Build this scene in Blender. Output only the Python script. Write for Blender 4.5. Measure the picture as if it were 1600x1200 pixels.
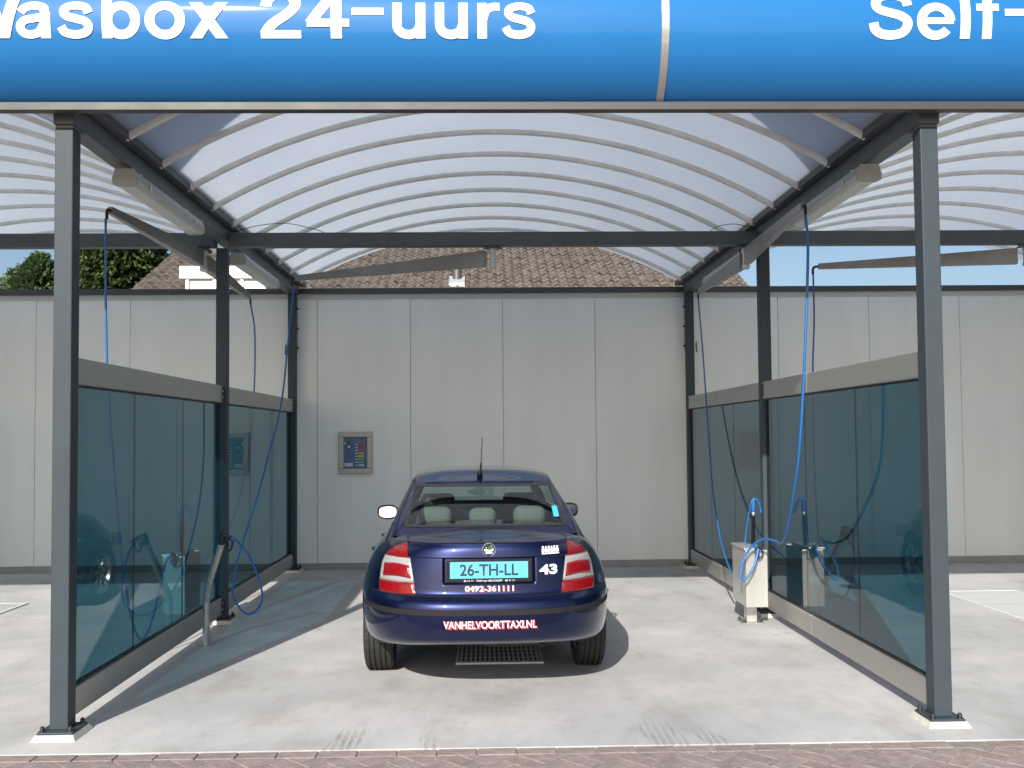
import bpy, bmesh, math, random
from mathutils import Vector, Matrix
random.seed(7)
R = math.radians
sc = bpy.context.scene
for o in list(bpy.data.objects):
    bpy.data.objects.remove(o)
C = sc.collection

# ------------------------------------------------------------------ camera
CAMH = 1.68
F, PITCH, YAW, ROLL, SX, SY = 1459.1, 0.0375, 0.0217, 0.0084, -12.85, 26.6
r0 = Vector((math.cos(YAW), -math.sin(YAW), 0)); yv = Vector((math.sin(YAW), math.cos(YAW), 0)); zv = Vector((0, 0, 1))
fw = yv*math.cos(PITCH)+zv*math.sin(PITCH); u0 = -yv*math.sin(PITCH)+zv*math.cos(PITCH)
RT = r0*math.cos(ROLL)-u0*math.sin(ROLL); UP = r0*math.sin(ROLL)+u0*math.cos(ROLL)
cd = bpy.data.cameras.new('camera'); cam = bpy.data.objects.new('camera', cd); C.objects.link(cam)
cam.matrix_world = Matrix(((RT.x, UP.x, -fw.x, 0), (RT.y, UP.y, -fw.y, 0), (RT.z, UP.z, -fw.z, CAMH), (0, 0, 0, 1)))
cd.sensor_width = 36; cd.lens = F/1600*36; cd.shift_x = -SX/1600; cd.shift_y = SY/1600
cd.clip_start = 0.05; cd.clip_end = 3000
sc.camera = cam

# ------------------------------------------------------------------ sky, sun, exposure
SUN_AZ, SUN_EL = R(16.5), R(30.5)      # the sun stands behind the camera, to its left
to_sun = Vector((-math.sin(SUN_AZ)*math.cos(SUN_EL), -math.cos(SUN_AZ)*math.cos(SUN_EL), math.sin(SUN_EL)))
w = bpy.data.worlds.new('World'); sc.world = w; w.use_nodes = True
nt = w.node_tree; bg = nt.nodes['Background']
sky = nt.nodes.new('ShaderNodeTexSky'); sky.sky_type = 'NISHITA'; sky.sun_disc = False
sky.sun_elevation = SUN_EL
sky.sun_rotation = math.atan2(to_sun.x, to_sun.y)
sky.air_density = 1.0; sky.dust_density = 2.5; sky.ozone_density = 2.0
nt.links.new(sky.outputs[0], bg.inputs[0]); bg.inputs[1].default_value = 0.085
sl = bpy.data.lights.new('sun', 'SUN'); sl.energy = 4.3; sl.angle = R(0.53); sl.color = (1, .955, .88)
so = bpy.data.objects.new('sun', sl); C.objects.link(so); so.rotation_euler = to_sun.to_track_quat('Z', 'Y').to_euler()
vs = sc.view_settings; vs.view_transform = 'Standard'; vs.look = 'None'; vs.gamma = 1; vs.exposure = 0.7
try: vs.use_curve_mapping = False
except Exception: pass
sc.render.engine = 'CYCLES'
sc.cycles.max_bounces = 10; sc.cycles.transparent_max_bounces = 24; sc.cycles.transmission_bounces = 8

# ------------------------------------------------------------------ helpers
def bn(n): return n.nodes.get('Principled BSDF')
def mat(name, col, rough=.6, metal=0, coat=0, var=0.0, vscale=8, bump=0, bscale=120, spec=None, stretch=(1, 1, 1), tint=None):
    m = bpy.data.materials.new(name); m.use_nodes = True; t = m.node_tree; b = bn(t)
    b.inputs['Base Color'].default_value = (*col, 1); b.inputs['Roughness'].default_value = rough
    b.inputs['Metallic'].default_value = metal; b.inputs['Coat Weight'].default_value = coat
    b.inputs['Coat Roughness'].default_value = .04
    if spec is not None: b.inputs['Specular IOR Level'].default_value = spec
    if var or bump:
        tc = t.nodes.new('ShaderNodeTexCoord'); mp = t.nodes.new('ShaderNodeMapping'); mp.inputs['Scale'].default_value = stretch
        t.links.new(tc.outputs['Object'], mp.inputs['Vector'])
    if var:
        n = t.nodes.new('ShaderNodeTexNoise'); n.inputs['Scale'].default_value = vscale; n.inputs['Detail'].default_value = 6
        t.links.new(mp.outputs[0], n.inputs['Vector'])
        rp = t.nodes.new('ShaderNodeValToRGB'); rp.color_ramp.elements[0].position = .3; rp.color_ramp.elements[1].position = .72
        a = tint or tuple(c*(1-var) for c in col)
        rp.color_ramp.elements[0].color = (*a, 1); rp.color_ramp.elements[1].color = (*[min(1, c*(1+var*.6)) for c in col], 1)
        t.links.new(n.outputs['Fac'], rp.inputs['Fac']); t.links.new(rp.outputs[0], b.inputs['Base Color'])
        mr = t.nodes.new('ShaderNodeMapRange'); mr.inputs['To Min'].default_value = max(0, rough-.1); mr.inputs['To Max'].default_value = min(1, rough+.1)
        t.links.new(n.outputs['Fac'], mr.inputs['Value']); t.links.new(mr.outputs[0], b.inputs['Roughness'])
    if bump:
        n2 = t.nodes.new('ShaderNodeTexNoise'); n2.inputs['Scale'].default_value = bscale; n2.inputs['Detail'].default_value = 4
        t.links.new(mp.outputs[0], n2.inputs['Vector'])
        bp = t.nodes.new('ShaderNodeBump'); bp.inputs['Strength'].default_value = bump; bp.inputs['Distance'].default_value = .01
        t.links.new(n2.outputs['Fac'], bp.inputs['Height']); t.links.new(bp.outputs[0], b.inputs['Normal'])
    return m

class MB:
    def __init__(s): s.v = []; s.f = []
    def box(s, x0, x1, y0, y1, z0, z1):
        i = len(s.v)
        s.v += [(x, y, z) for z in (z0, z1) for y in (y0, y1) for x in (x0, x1)]
        s.f += [tuple(i+k for k in q) for q in ((0, 2, 3, 1), (4, 5, 7, 6), (0, 1, 5, 4), (2, 6, 7, 3), (0, 4, 6, 2), (1, 3, 7, 5))]
        return s
    def prism(s, poly, y0, y1, axis='y'):
        i = len(s.v); n = len(poly)
        for y in (y0, y1):
            for a, b in poly:
                s.v.append({'y': (a, y, b), 'x': (y, a, b), 'z': (a, b, y)}[axis])
        s.f.append(tuple(i+k for k in range(n))); s.f.append(tuple(i+n+k for k in reversed(range(n))))
        for k in range(n): s.f.append((i+k, i+(k+1) % n, i+n+(k+1) % n, i+n+k))
        return s
    def tube(s, pts, rad, n=8, cap=True):
        pts = [Vector(p) for p in pts]; i0 = len(s.v); rr = rad if isinstance(rad, (list, tuple)) else [rad]*len(pts)
        up = None
        for k, p in enumerate(pts):
            t = (pts[min(k+1, len(pts)-1)]-pts[max(k-1, 0)])
            t = t.normalized() if t.length > 1e-9 else Vector((0, 0, 1))
            if up is None:
                up = Vector((0, 0, 1)) if abs(t.z) < .9 else Vector((1, 0, 0))
            sx_ = t.cross(up)
            sx_ = sx_.normalized(); up = sx_.cross(t).normalized()
            for j in range(n):
                a = 2*math.pi*j/n
                s.v.append(tuple(p+(sx_*math.cos(a)+up*math.sin(a))*rr[k]))
        for k in range(len(pts)-1):
            for j in range(n):
                a = i0+k*n+j; b = i0+k*n+(j+1) % n
                s.f.append((a, b, b+n, a+n))
        if cap:
            s.f.append(tuple(i0+j for j in reversed(range(n)))); e = i0+(len(pts)-1)*n
            s.f.append(tuple(e+j for j in range(n)))
        return s
    def lathe(s, prof, n=24, M=None, closed=False):
        i0 = len(s.v); m = len(prof)
        for j in range(n):
            a = 2*math.pi*j/n
            for (r, z) in prof:
                p = Vector((r*math.cos(a), r*math.sin(a), z))
                s.v.append(tuple(M @ p) if M else tuple(p))
        for j in range(n):
            for k in range(m if closed else m-1):
                a = i0+j*m+k; b = i0+j*m+(k+1) % m; c = i0+((j+1) % n)*m+(k+1) % m; d = i0+((j+1) % n)*m+k
                s.f.append((a, d, c, b))
        return s
    def grid(s, rows, flip=False):
        i0 = len(s.v); m = len(rows[0])
        for r_ in rows: s.v += [tuple(p) for p in r_]
        for a in range(len(rows)-1):
            for b in range(m-1):
                q = (i0+a*m+b, i0+a*m+b+1, i0+(a+1)*m+b+1, i0+(a+1)*m+b)
                s.f.append(q[::-1] if flip else q)
        return s
    def mesh(s, name, m, smooth=False, merge=0, recalc=False):
        me = bpy.data.meshes.new(name); me.from_pydata(s.v, [], s.f)
        if merge or recalc:
            b = bmesh.new(); b.from_mesh(me)
            if merge: bmesh.ops.remove_doubles(b, verts=b.verts, dist=merge)
            bmesh.ops.recalc_face_normals(b, faces=b.faces); b.to_mesh(me); b.free()
        me.materials.append(m)
        if smooth:
            for p in me.polygons: p.use_smooth = True
        me.update(); return me
    def build(s, name, m, parent=None, smooth=False, bevel=0, merge=0, recalc=False, auto=None):
        me = s.mesh(name, m, smooth, merge, recalc)
        return link(name, me, parent, bevel, auto)

def link(name, me, parent=None, bevel=0, auto=None):
    o = bpy.data.objects.new(name, me); C.objects.link(o)
    if parent: o.parent = parent
    if auto is not None:
        me.shade_smooth() if hasattr(me, 'shade_smooth') else None
        me.set_sharp_from_angle(angle=R(auto))
    if bevel:
        md = o.modifiers.new('bevel', 'BEVEL'); md.width = bevel; md.segments = 2; md.limit_method = 'ANGLE'; md.angle_limit = R(40)
    return o
def tag(o, label=None, cat=None, group=None, kind=None):
    if label: o['label'] = label
    if cat: o['category'] = cat
    if group: o['group'] = group
    if kind: o['kind'] = kind
    return o
def thing(name, label, cat, loc=(0, 0, 0), rz=0, group=None):
    o = bpy.data.objects.new(name, None); C.objects.link(o); o.location = loc; o.rotation_euler = (0, 0, rz); o.empty_display_size = .1
    return tag(o, label, cat, group)
def copy_tree(o, parent=None):
    c = o.copy(); C.objects.link(c); c.parent = parent
    for ch in [x for x in bpy.data.objects if x.parent == o]: copy_tree(ch, c)
    return c
def spline(pts, n=8):
    P = [Vector(p) for p in pts]; P = [P[0]*2-P[1]]+P+[P[-1]*2-P[-2]]; out = []
    for i in range(1, len(P)-2):
        a, b, c, d = P[i-1:i+3]
        for k in range(n):
            t = k/n
            out.append(.5*((2*b)+(c-a)*t+(2*a-5*b+4*c-d)*t*t+(3*b-a-3*c+d)*t**3))
    out.append(P[-2]); return out
def lerp(a, b, t): return a+(b-a)*t
def interp(tab, x):
    if x <= tab[0][0]: return tab[0][1]
    for (a, va), (b, vb) in zip(tab, tab[1:]):
        if x <= b: return va+(vb-va)*(x-a)/(b-a)
    return tab[-1][1]
def smooth_interp(tab, x):
    if x <= tab[0][0]: return tab[0][1]
    for (a, va), (b, vb) in zip(tab, tab[1:]):
        if x <= b:
            t = (x-a)/(b-a); t = t*t*(3-2*t); return va+(vb-va)*t
    return tab[-1][1]

try:      # the sans face that ships inside Blender; its built-in face otherwise
    import os
    SANS = bpy.data.fonts.load(os.path.join(bpy.utils.system_resource('DATAFILES', path='fonts'), 'Inter.woff2'))
except Exception:
    SANS = None
def text_mesh(body, size, offset=0.0, spacing=1.0, width=None, cuts=(0, 0), shear=0.0, sans=False):
    cu = bpy.data.curves.new('lettering', 'FONT'); cu.body = body; cu.size = size; cu.offset = offset; cu.space_character = spacing; cu.shear = shear
    cu.resolution_u = 6
    if SANS and sans: cu.font = SANS
    o = bpy.data.objects.new('lettering', cu); C.objects.link(o)
    bpy.context.view_layer.update()
    me = bpy.data.meshes.new_from_object(o.evaluated_get(bpy.context.evaluated_depsgraph_get()))
    bpy.data.objects.remove(o)
    xs = [v.co.x for v in me.vertices]; x0, x1 = min(xs), max(xs); k = (width/(x1-x0)) if width else 1
    for v in me.vertices: v.co.x = (v.co.x-x0)*k
    b = bmesh.new(); b.from_mesh(me); bmesh.ops.triangulate(b, faces=b.faces)
    W = (x1-x0)*k; ys = [v.co.y for v in b.verts]
    for ax, st in ((0, cuts[0]), (1, cuts[1])):
        if not st: continue
        lo, hi = (0, W) if ax == 0 else (min(ys), max(ys)); q = lo+st
        while q < hi:
            no = Vector((1, 0, 0)) if ax == 0 else Vector((0, 1, 0))
            bmesh.ops.bisect_plane(b, geom=b.verts[:]+b.edges[:]+b.faces[:], plane_co=no*q, plane_no=no); q += st
    b.to_mesh(me); b.free()
    return me, W
def text_obj(name, me, fn, m, parent, thick=0):
    for v in me.vertices: v.co = fn(v.co.x, v.co.y)
    me.materials.clear(); me.materials.append(m); me.update()
    return link(name, me, parent)

# ------------------------------------------------------------------ materials
M = {}
def concrete():
    m = mat('concrete', (.395, .395, .40), .85, var=.1, vscale=1.2, bump=.25, bscale=90, spec=.3)
    t = m.node_tree; b = bn(t)
    tc = t.nodes.new('ShaderNodeTexCoord')
    base = b.inputs['Base Color'].links[0].from_socket
    def noise(scale, st, lo, hi, detail=5):
        mp = t.nodes.new('ShaderNodeMapping'); mp.inputs['Scale'].default_value = st
        n = t.nodes.new('ShaderNodeTexNoise'); n.inputs['Scale'].default_value = scale; n.inputs['Detail'].default_value = detail; n.inputs['Roughness'].default_value = .62
        r_ = t.nodes.new('ShaderNodeMapRange'); r_.inputs['From Min'].default_value = lo; r_.inputs['From Max'].default_value = hi
        t.links.new(tc.outputs['Object'], mp.inputs[0]); t.links.new(mp.outputs[0], n.inputs['Vector']); t.links.new(n.outputs['Fac'], r_.inputs['Value'])
        return r_.outputs[0]
    def mixc(fac, c1, col, k=1.0, mode='MIX'):
        mx = t.nodes.new('ShaderNodeMix'); mx.data_type = 'RGBA'; mx.blend_type = mode
        ml = t.nodes.new('ShaderNodeMath'); ml.operation = 'MULTIPLY'; ml.inputs[1].default_value = k
        t.links.new(fac, ml.inputs[0]); t.links.new(ml.outputs[0], mx.inputs['Factor'])
        t.links.new(c1, mx.inputs['A']); mx.inputs['B'].default_value = (*col, 1); return mx.outputs['Result']
    c = mixc(noise(1.6, (1.5, .8, 1), .48, .72), base, (.28, .275, .26), .75)        # trowel swirls
    c = mixc(noise(.7, (1, 1, 1), .45, .7), c, (.53, .525, .515), .8)            # pale wear
    c = mixc(noise(7, (1.5, .7, 1), .54, .74), c, (.25, .245, .235), .35)
    c = mixc(noise(45, (1, 1, 1), .68, .78, 2), c, (.2, .19, .17), .3)
    # tyre rubber left on the slab: two pairs of tracks
    sx_ = t.nodes.new('ShaderNodeSeparateXYZ'); t.links.new(tc.outputs['Object'], sx_.inputs[0])
    def math_(op, a, b_=None):
        n = t.nodes.new('ShaderNodeMath'); n.operation = op
        for i_, q in enumerate((a, b_)):
            if q is None: continue
            if isinstance(q, (int, float)): n.inputs[i_].default_value = q
            else: t.links.new(q, n.inputs[i_])
        return n.outputs[0]
    nz = noise(10, (7, .7, 1), .36, .66, 4)
    stripe = math_('GREATER_THAN', math_('SINE', math_('MULTIPLY', sx_.outputs[0], 150.)), -.2)
    for (xc, hw, sl_, y0, y1) in ((-.80, .085, .16, 5.11, 5.62), (-.3, .05, -.12, 5.11, 5.38), (1.02, .11, -.16, 5.13, 5.66), (1.28, .07, -.3, 5.12, 5.5)):
        dx = math_('ABSOLUTE', math_('SUBTRACT', sx_.outputs[0], math_('ADD', math_('MULTIPLY', math_('SUBTRACT', sx_.outputs[1], 5.1), sl_), xc)))
        inx = math_('LESS_THAN', dx, hw)
        mr = t.nodes.new('ShaderNodeMapRange'); mr.interpolation_type = 'SMOOTHSTEP'
        mr.inputs['From Min'].default_value = y1; mr.inputs['From Max'].default_value = lerp(y0, y1, .3)
        t.links.new(sx_.outputs[1], mr.inputs['Value'])
        fac = math_('MULTIPLY', math_('MULTIPLY', inx, mr.outputs[0]), math_('MULTIPLY', nz, stripe))
        c = mixc(fac, c, (.15, .145, .14), .62)
    t.links.new(c, b.inputs['Base Color'])
    return m
M['concrete'] = concrete()
M['steel'] = mat('grey_painted_steel', (.043, .057, .069), .5, var=.08, vscale=5, bump=.03, bscale=200, spec=.2)
M['steel_dark'] = mat('dark_beam_paint', (.075, .085, .095), .45, var=.1, vscale=5)
M['alu'] = mat('anodised_aluminium', (.42, .41, .39), .42, metal=.7, var=.06, vscale=14, stretch=(1, .2, 4))
M['rib'] = mat('aluminium_rib', (.80, .79, .765), .5, metal=.0, var=.14, vscale=7)
M['stainless'] = mat('stainless_steel', (.62, .61, .58), .34, metal=.65, var=.06, vscale=9, bump=.05, bscale=60, stretch=(1, 1, .1))
M['black'] = mat('black_rubber', (.012, .012, .013), .55)
M['grout'] = mat('white_grout', (.52, .50, .45), .9, var=.12, vscale=20, bump=.3)
M['hose'] = mat('blue_hose', (.014, .115, .34), .38, var=.05)
M['white'] = mat('white_paint', (.8, .8, .78), .4, var=.03)
M['letter'] = mat('white_vinyl', (.82, .83, .84), .35)
M['lamp_housing'] = mat('grey_plastic', (.40, .41, .40), .5, var=.06)
M['cap'] = mat('dark_wall_cap', (.05, .056, .062), .45, var=.08)

def panel_mat():
    m = mat('sandwich_panel', (.77, .79, .78), .40, var=.05, vscale=1.3, stretch=(2.5, 1, .35))
    t = m.node_tree; b = bn(t); tc = t.nodes.new('ShaderNodeTexCoord'); s_ = t.nodes.new('ShaderNodeSeparateXYZ')
    t.links.new(tc.outputs['Object'], s_.inputs[0])
    k = t.nodes.new('ShaderNodeMath'); k.operation = 'MULTIPLY'; k.inputs[1].default_value = 2*math.pi/.05; t.links.new(s_.outputs[0], k.inputs[0])
    q = t.nodes.new('ShaderNodeMath'); q.operation = 'SINE'; t.links.new(k.outputs[0], q.inputs[0])
    r_ = t.nodes.new('ShaderNodeMapRange'); r_.inputs['From Min'].default_value = .75; r_.inputs['From Max'].default_value = 1; t.links.new(q.outputs[0], r_.inputs['Value'])
    n = t.nodes.new('ShaderNodeTexNoise'); n.inputs['Scale'].default_value = 1.1; n.inputs['Detail'].default_value = 2; t.links.new(tc.outputs['Object'], n.inputs['Vector'])
    a = t.nodes.new('ShaderNodeMath'); a.operation = 'MULTIPLY_ADD'; a.inputs[1].default_value = 2.0; t.links.new(n.outputs['Fac'], a.inputs[0]); t.links.new(r_.outputs[0], a.inputs[2])
    bp = t.nodes.new('ShaderNodeBump'); bp.invert = True; bp.inputs['Strength'].default_value = .22; bp.inputs['Distance'].default_value = .003
    t.links.new(a.outputs[0], bp.inputs['Height']); t.links.new(bp.outputs[0], b.inputs['Normal'])
    return m
M['panel'] = panel_mat()

def roof_mat():
    m = bpy.data.materials.new('opal_polycarbonate'); m.use_nodes = True; t = m.node_tree; t.nodes.clear()
    out = t.nodes.new('ShaderNodeOutputMaterial')
    tr = t.nodes.new('ShaderNodeBsdfTranslucent'); df = t.nodes.new('ShaderNodeBsdfDiffuse'); df.inputs[0].default_value = (.66, .70, .74, 1)
    gl = t.nodes.new('ShaderNodeBsdfGlossy'); gl.inputs['Roughness'].default_value = .2
    tc = t.nodes.new('ShaderNodeTexCoord'); n = t.nodes.new('ShaderNodeTexNoise'); n.inputs['Scale'].default_value = 1.7; n.inputs['Detail'].default_value = 5
    t.links.new(tc.outputs['Object'], n.inputs['Vector'])
    rp = t.nodes.new('ShaderNodeValToRGB'); rp.color_ramp.elements[0].color = (.70, .745, .80, 1); rp.color_ramp.elements[1].color = (.79, .83, .87, 1)
    t.links.new(n.outputs['Fac'], rp.inputs[0]); t.links.new(rp.outputs[0], tr.inputs[0])
    m1 = t.nodes.new('ShaderNodeMixShader'); m1.inputs[0].default_value = .26; t.links.new(tr.outputs[0], m1.inputs[1]); t.links.new(df.outputs[0], m1.inputs[2])
    m2 = t.nodes.new('ShaderNodeMixShader'); m2.inputs[0].default_value = .05; t.links.new(m1.outputs[0], m2.inputs[1]); t.links.new(gl.outputs[0], m2.inputs[2])
    t.links.new(m2.outputs[0], out.inputs[0]); return m
M['roof'] = roof_mat()

def glass_mat(name, tint, refl=1.0, rough=0.0, ior=1.5):
    m = bpy.data.materials.new(name); m.use_nodes = True; t = m.node_tree; t.nodes.clear()
    out = t.nodes.new('ShaderNodeOutputMaterial'); tr = t.nodes.new('ShaderNodeBsdfTransparent'); tr.inputs[0].default_value = (*tint, 1)
    gl = t.nodes.new('ShaderNodeBsdfGlossy'); gl.inputs['Roughness'].default_value = rough; gl.inputs[0].default_value = (refl, refl, refl, 1)
    fr = t.nodes.new('ShaderNodeFresnel')
    ge = t.nodes.new('ShaderNodeNewGeometry'); mr = t.nodes.new('ShaderNodeMapRange'); mr.inputs['To Min'].default_value = ior; mr.inputs['To Max'].default_value = 1/ior
    t.links.new(ge.outputs['Backfacing'], mr.inputs['Value']); t.links.new(mr.outputs[0], fr.inputs[0])
    mx = t.nodes.new('ShaderNodeMixShader'); t.links.new(fr.outputs[0], mx.inputs[0]); t.links.new(tr.outputs[0], mx.inputs[1]); t.links.new(gl.outputs[0], mx.inputs[2])
    t.links.new(mx.outputs[0], out.inputs[0]); return m
M['teal'] = glass_mat('teal_tinted_glass', (.21, .405, .475))
M['carglass'] = glass_mat('car_glass', (.66, .78, .74))

def blue_mat():
    m = mat('blue_gloss_paint', (.012, .135, .37), .5, coat=.55, var=.03, vscale=2, spec=.12)
    bn(m.node_tree).inputs['Coat Roughness'].default_value = .055
    return m
M['fascia'] = blue_mat()

# ================================================================== SETTING
XL, XR, YF, YM, YB = -2.412, 2.638, 5.388, 8.628, 11.792
BAY = XR-XL; LINES = [XL-2*BAY, XL-BAY, XL, XR, XR+BAY, XR+2*BAY]; NB = len(LINES)-1  # outermost bay at each end is unseen, added to cut down open sky
PW = .105; WALLY = 11.98
mg = mat('ground_asphalt', (.16, .15, .14), .9, var=.2, vscale=.6, bump=.3, bscale=50)
g = MB(); g.grid([[(-900, -900, -.075), (900, -900, -.075)], [(-900, 900, -.075), (900, 900, -.075)]])
tag(g.build('ground', mg), kind='structure')
s = MB(); s.box(-20, 20, 5.112, 12.2, -.07, 0)
slab = s.build('concrete_floor', M['concrete'], bevel=.002); tag(slab, kind='structure')

# brick pavement: edge course along the slab, herringbone in front of it
mbk = [mat('clinker_%d' % i, c, .85, var=.22, vscale=18, bump=.5, bscale=70) for i, c in enumerate(((.25, .205, .19), (.275, .22, .205), (.235, .195, .18), (.265, .22, .21)))]
msand = mat('joint_sand', (.36, .33, .28), .95, var=.2, vscale=40, bump=.4, bscale=150)
pv = MB(); pv.box(-20, 20, -12, 5.11, -.07, -.012)
pave = pv.build('brick_pavement', msand); tag(pave, kind='structure')
def brick_mesh(m, l=.208, d=.1):
    b = bmesh.new(); bmesh.ops.create_cube(b, size=1)
    for v in b.verts: v.co = Vector((v.co.x*l, v.co.y*d, v.co.z*.05-.025))
    bmesh.ops.bevel(b, geom=[e for e in b.edges if all(v.co.z > -.01 for v in e.verts)], offset=.005, segments=1, affect='EDGES')
    me = bpy.data.meshes.new('brick'); b.to_mesh(me); b.free(); me.materials.append(m); return me
bms = [brick_mesh(m) for m in mbk]
stuff = MB(); cnt = 0
def put_brick(x, y, a, single):
    global cnt
    z = random.uniform(-.005, -.001); a += random.uniform(-.012, .012)
    if single:
        o = link('brick', random.choice(bms), pave); o.location = (x, y, z); o.rotation_euler = (random.uniform(-.006, .006), random.uniform(-.006, .006), a); cnt += 1
    else:
        i = len(stuff.v); ca, sa = math.cos(a), math.sin(a)
        for zz, k in ((-.03, 0), (z, .004)):
            for dx, dy in ((-1, -1), (1, -1), (1, 1), (-1, 1)):
                px, py = dx*(.104-k), dy*(.05-k); stuff.v.append((x+px*ca-py*sa, y+px*sa+py*ca, zz))
        stuff.f += [(i+4, i+5, i+6, i+7), (i, i+1, i+5, i+4), (i+1, i+2, i+6, i+5), (i+2, i+3, i+7, i+6), (i+3, i, i+4, i+7)]
for k in range(-34, 35):
    x = k*.213+.06
    put_brick(x, 5.056, 0, -3.4 < x < 3.8)
U = .107
for i in range(-90, 91):
    for j in range(-90, 91):
        # herringbone unit: one brick along +45, one along -45
        for kind_ in (0, 1):
            # lattice: base cells (4 unit) of a 2:1 herringbone
            if (j-i) % 4: continue
            if kind_ == 0: cx, cy, a = (i+1)*U, (j+.5)*U, 0
            else: cx, cy, a = (i+2.5)*U, (j+0)*U, math.pi/2
            q = math.sqrt(.5); X = (cx-cy)*q; Y = (cx+cy)*q
            Y = Y-1.5
            if Y > 5.2 or Y < -1.5 or abs(X) > 6: continue
            a += math.pi/4
            if Y < 4.88: put_brick(X, Y, a, Y > 4.35 and -2.9 < X < 3.3); continue
            # bricks cut to fit against the edge course
            ca, sa = math.cos(a), math.sin(a)
            P = [(X+dx*.104*ca-dy*.05*sa, Y+dx*.104*sa+dy*.05*ca) for dx, dy in ((-1, -1), (1, -1), (1, 1), (-1, 1))]
            out_ = []; LIM = 5.001
            for p_, n_ in zip(P, P[1:]+P[:1]):
                if p_[1] <= LIM: out_.append(p_)
                if (p_[1] <= LIM) != (n_[1] <= LIM):
                    t_ = (LIM-p_[1])/(n_[1]-p_[1]); out_.append((lerp(p_[0], n_[0], t_), LIM))
            if len(out_) < 3: continue
            ar = abs(sum(p_[0]*n_[1]-n_[0]*p_[1] for p_, n_ in zip(out_, out_[1:]+out_[:1])))/2
            if ar < .0012: continue
            z = random.uniform(-.005, -.001)
            if -2.9 < X < 3.3:
                cm_ = MB(); cm_.prism(out_, -.05, z, 'z'); cm_.build('brick', random.choice(mbk), pave, recalc=True, bevel=.003)
            else: stuff.prism(out_, -.03, z, 'z')
so_ = stuff.build('bricks_beyond', mbk[0], pave); tag(so_, kind='stuff')

# ================================================================== REAR WALL
wall = thing('rear_wall', 'long pale grey wall of upright insulated panels closing the wash bays', 'wall', (0, WALLY, 0))
j0 = -2.126*WALLY/12-.002; pwid = 1.1895
pm = MB(); pm.box(0, pwid-.005, 0, .06, .085, 3.52); pme = pm.mesh('panel', M['panel'])
for k in range(-12, 14):
    o = link('panel', pme, wall, bevel=.0015); o.location = (j0+k*pwid+.0025, 0, 0)
b = MB(); b.box(-16.35, 14.6, .05, .09, .02, 3.5); b.build('backing', M['steel_dark'], wall)
b = MB(); b.box(-16.35, 14.6, -.045, .13, 3.521, 3.59); b.build('cap', M['cap'], wall, bevel=.004)
b = MB(); b.box(-16.35, 14.6, -.012, .05, 3.455, 3.5205); b.build('top_trim', mat('pale_trim', (.5, .5, .47), .45, var=.04), wall)
b = MB(); b.box(-16.35, 14.6, -.02, .06, .0, .084); b.build('base_strip', mat('base_strip_grey', (.27, .275, .27), .5, var=.1), wall, bevel=.003)

# ================================================================== CANOPY
can = thing('wash_canopy', 'grey steel carwash canopy with arched opal roof over a row of bays', 'canopy')
plate = MB(); plate.box(-.10, .10, -.05, .155, .03, .043)
pl_me = plate.mesh('base_plate', M['steel'])
gp = MB()
gp.v = [(-.125, -.078, 0), (.125, -.078, 0), (.125, .178, 0), (-.125, .178, 0), (-.106, -.056, .03), (.106, -.056, .03), (.106, .16, .03), (-.106, .16, .03)]
gp.f = [(0, 1, 5, 4), (1, 2, 6, 5), (2, 3, 7, 6), (3, 0, 4, 7), (4, 5, 6, 7)]
gp_me = gp.mesh('grout_pad', M['grout'])
bo = MB(); bo.lathe([(.0, .074), (.008, .072), (.012, .067), (.013, .043)], 10); bo.lathe([(.018, .043), (.018, .048), (.013, .049)], 10); bo_me = bo.mesh('bolt', M['black'], True)
def post(x, y, top, wv=PW):
    p = MB(); p.box(-wv/2, wv/2, 0, wv, .043, top)
    o = p.build('post', M['steel'], can, bevel=.006); o.location = (x, y, 0)
    link('base_plate', pl_me, o, .003); link('grout_pad', gp_me, o)
    for a, b_ in ((-.078, -.028), (.078, -.028), (-.078, .132), (.078, .132)):
        q = link('bolt', bo_me, o); q.location = (a, b_, 0)
    return o
for x in LINES:
    post(x, YF, 3.481); post(x, YM, 3.44, .1); post(x, YB, 3.5, .1)
    # head plate and longitudinal beam with gutter channel
    b = MB(); b.box(x-.052, x+.052, YF+.004, YF+.15, 3.482, 3.4995); b.build('head_plate', M['steel_dark'], can, bevel=.003)
    b = MB(); b.box(x-.06, x+.06, YF-.01, YB+.14, 3.50, 3.62); b.build('long_beam', M['steel_dark'], can, bevel=.006)
    b = MB(); b.prism([(x-.13, 3.74), (x-.13, 3.622), (x+.13, 3.622), (x+.13, 3.74), (x+.122, 3.74), (x+.122, 3.63), (x-.122, 3.63), (x-.122, 3.74)], YF-.01, YB+.3); b.build('gutter', M['steel_dark'], can)
for k in range(NB):
    b = MB(); b.box(LINES[k]+.061, LINES[k+1]-.061, YM, YM+.1, 3.452, 3.582); b.build('cross_beam', M['steel_dark'], can, bevel=.006)
    b = MB(); b.box(LINES[k]+.061, LINES[k+1]-.061, YF+.02, YF+.12, 3.74, 3.86); b.build('cross_beam', M['steel_dark'], can, bevel=.006)
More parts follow.
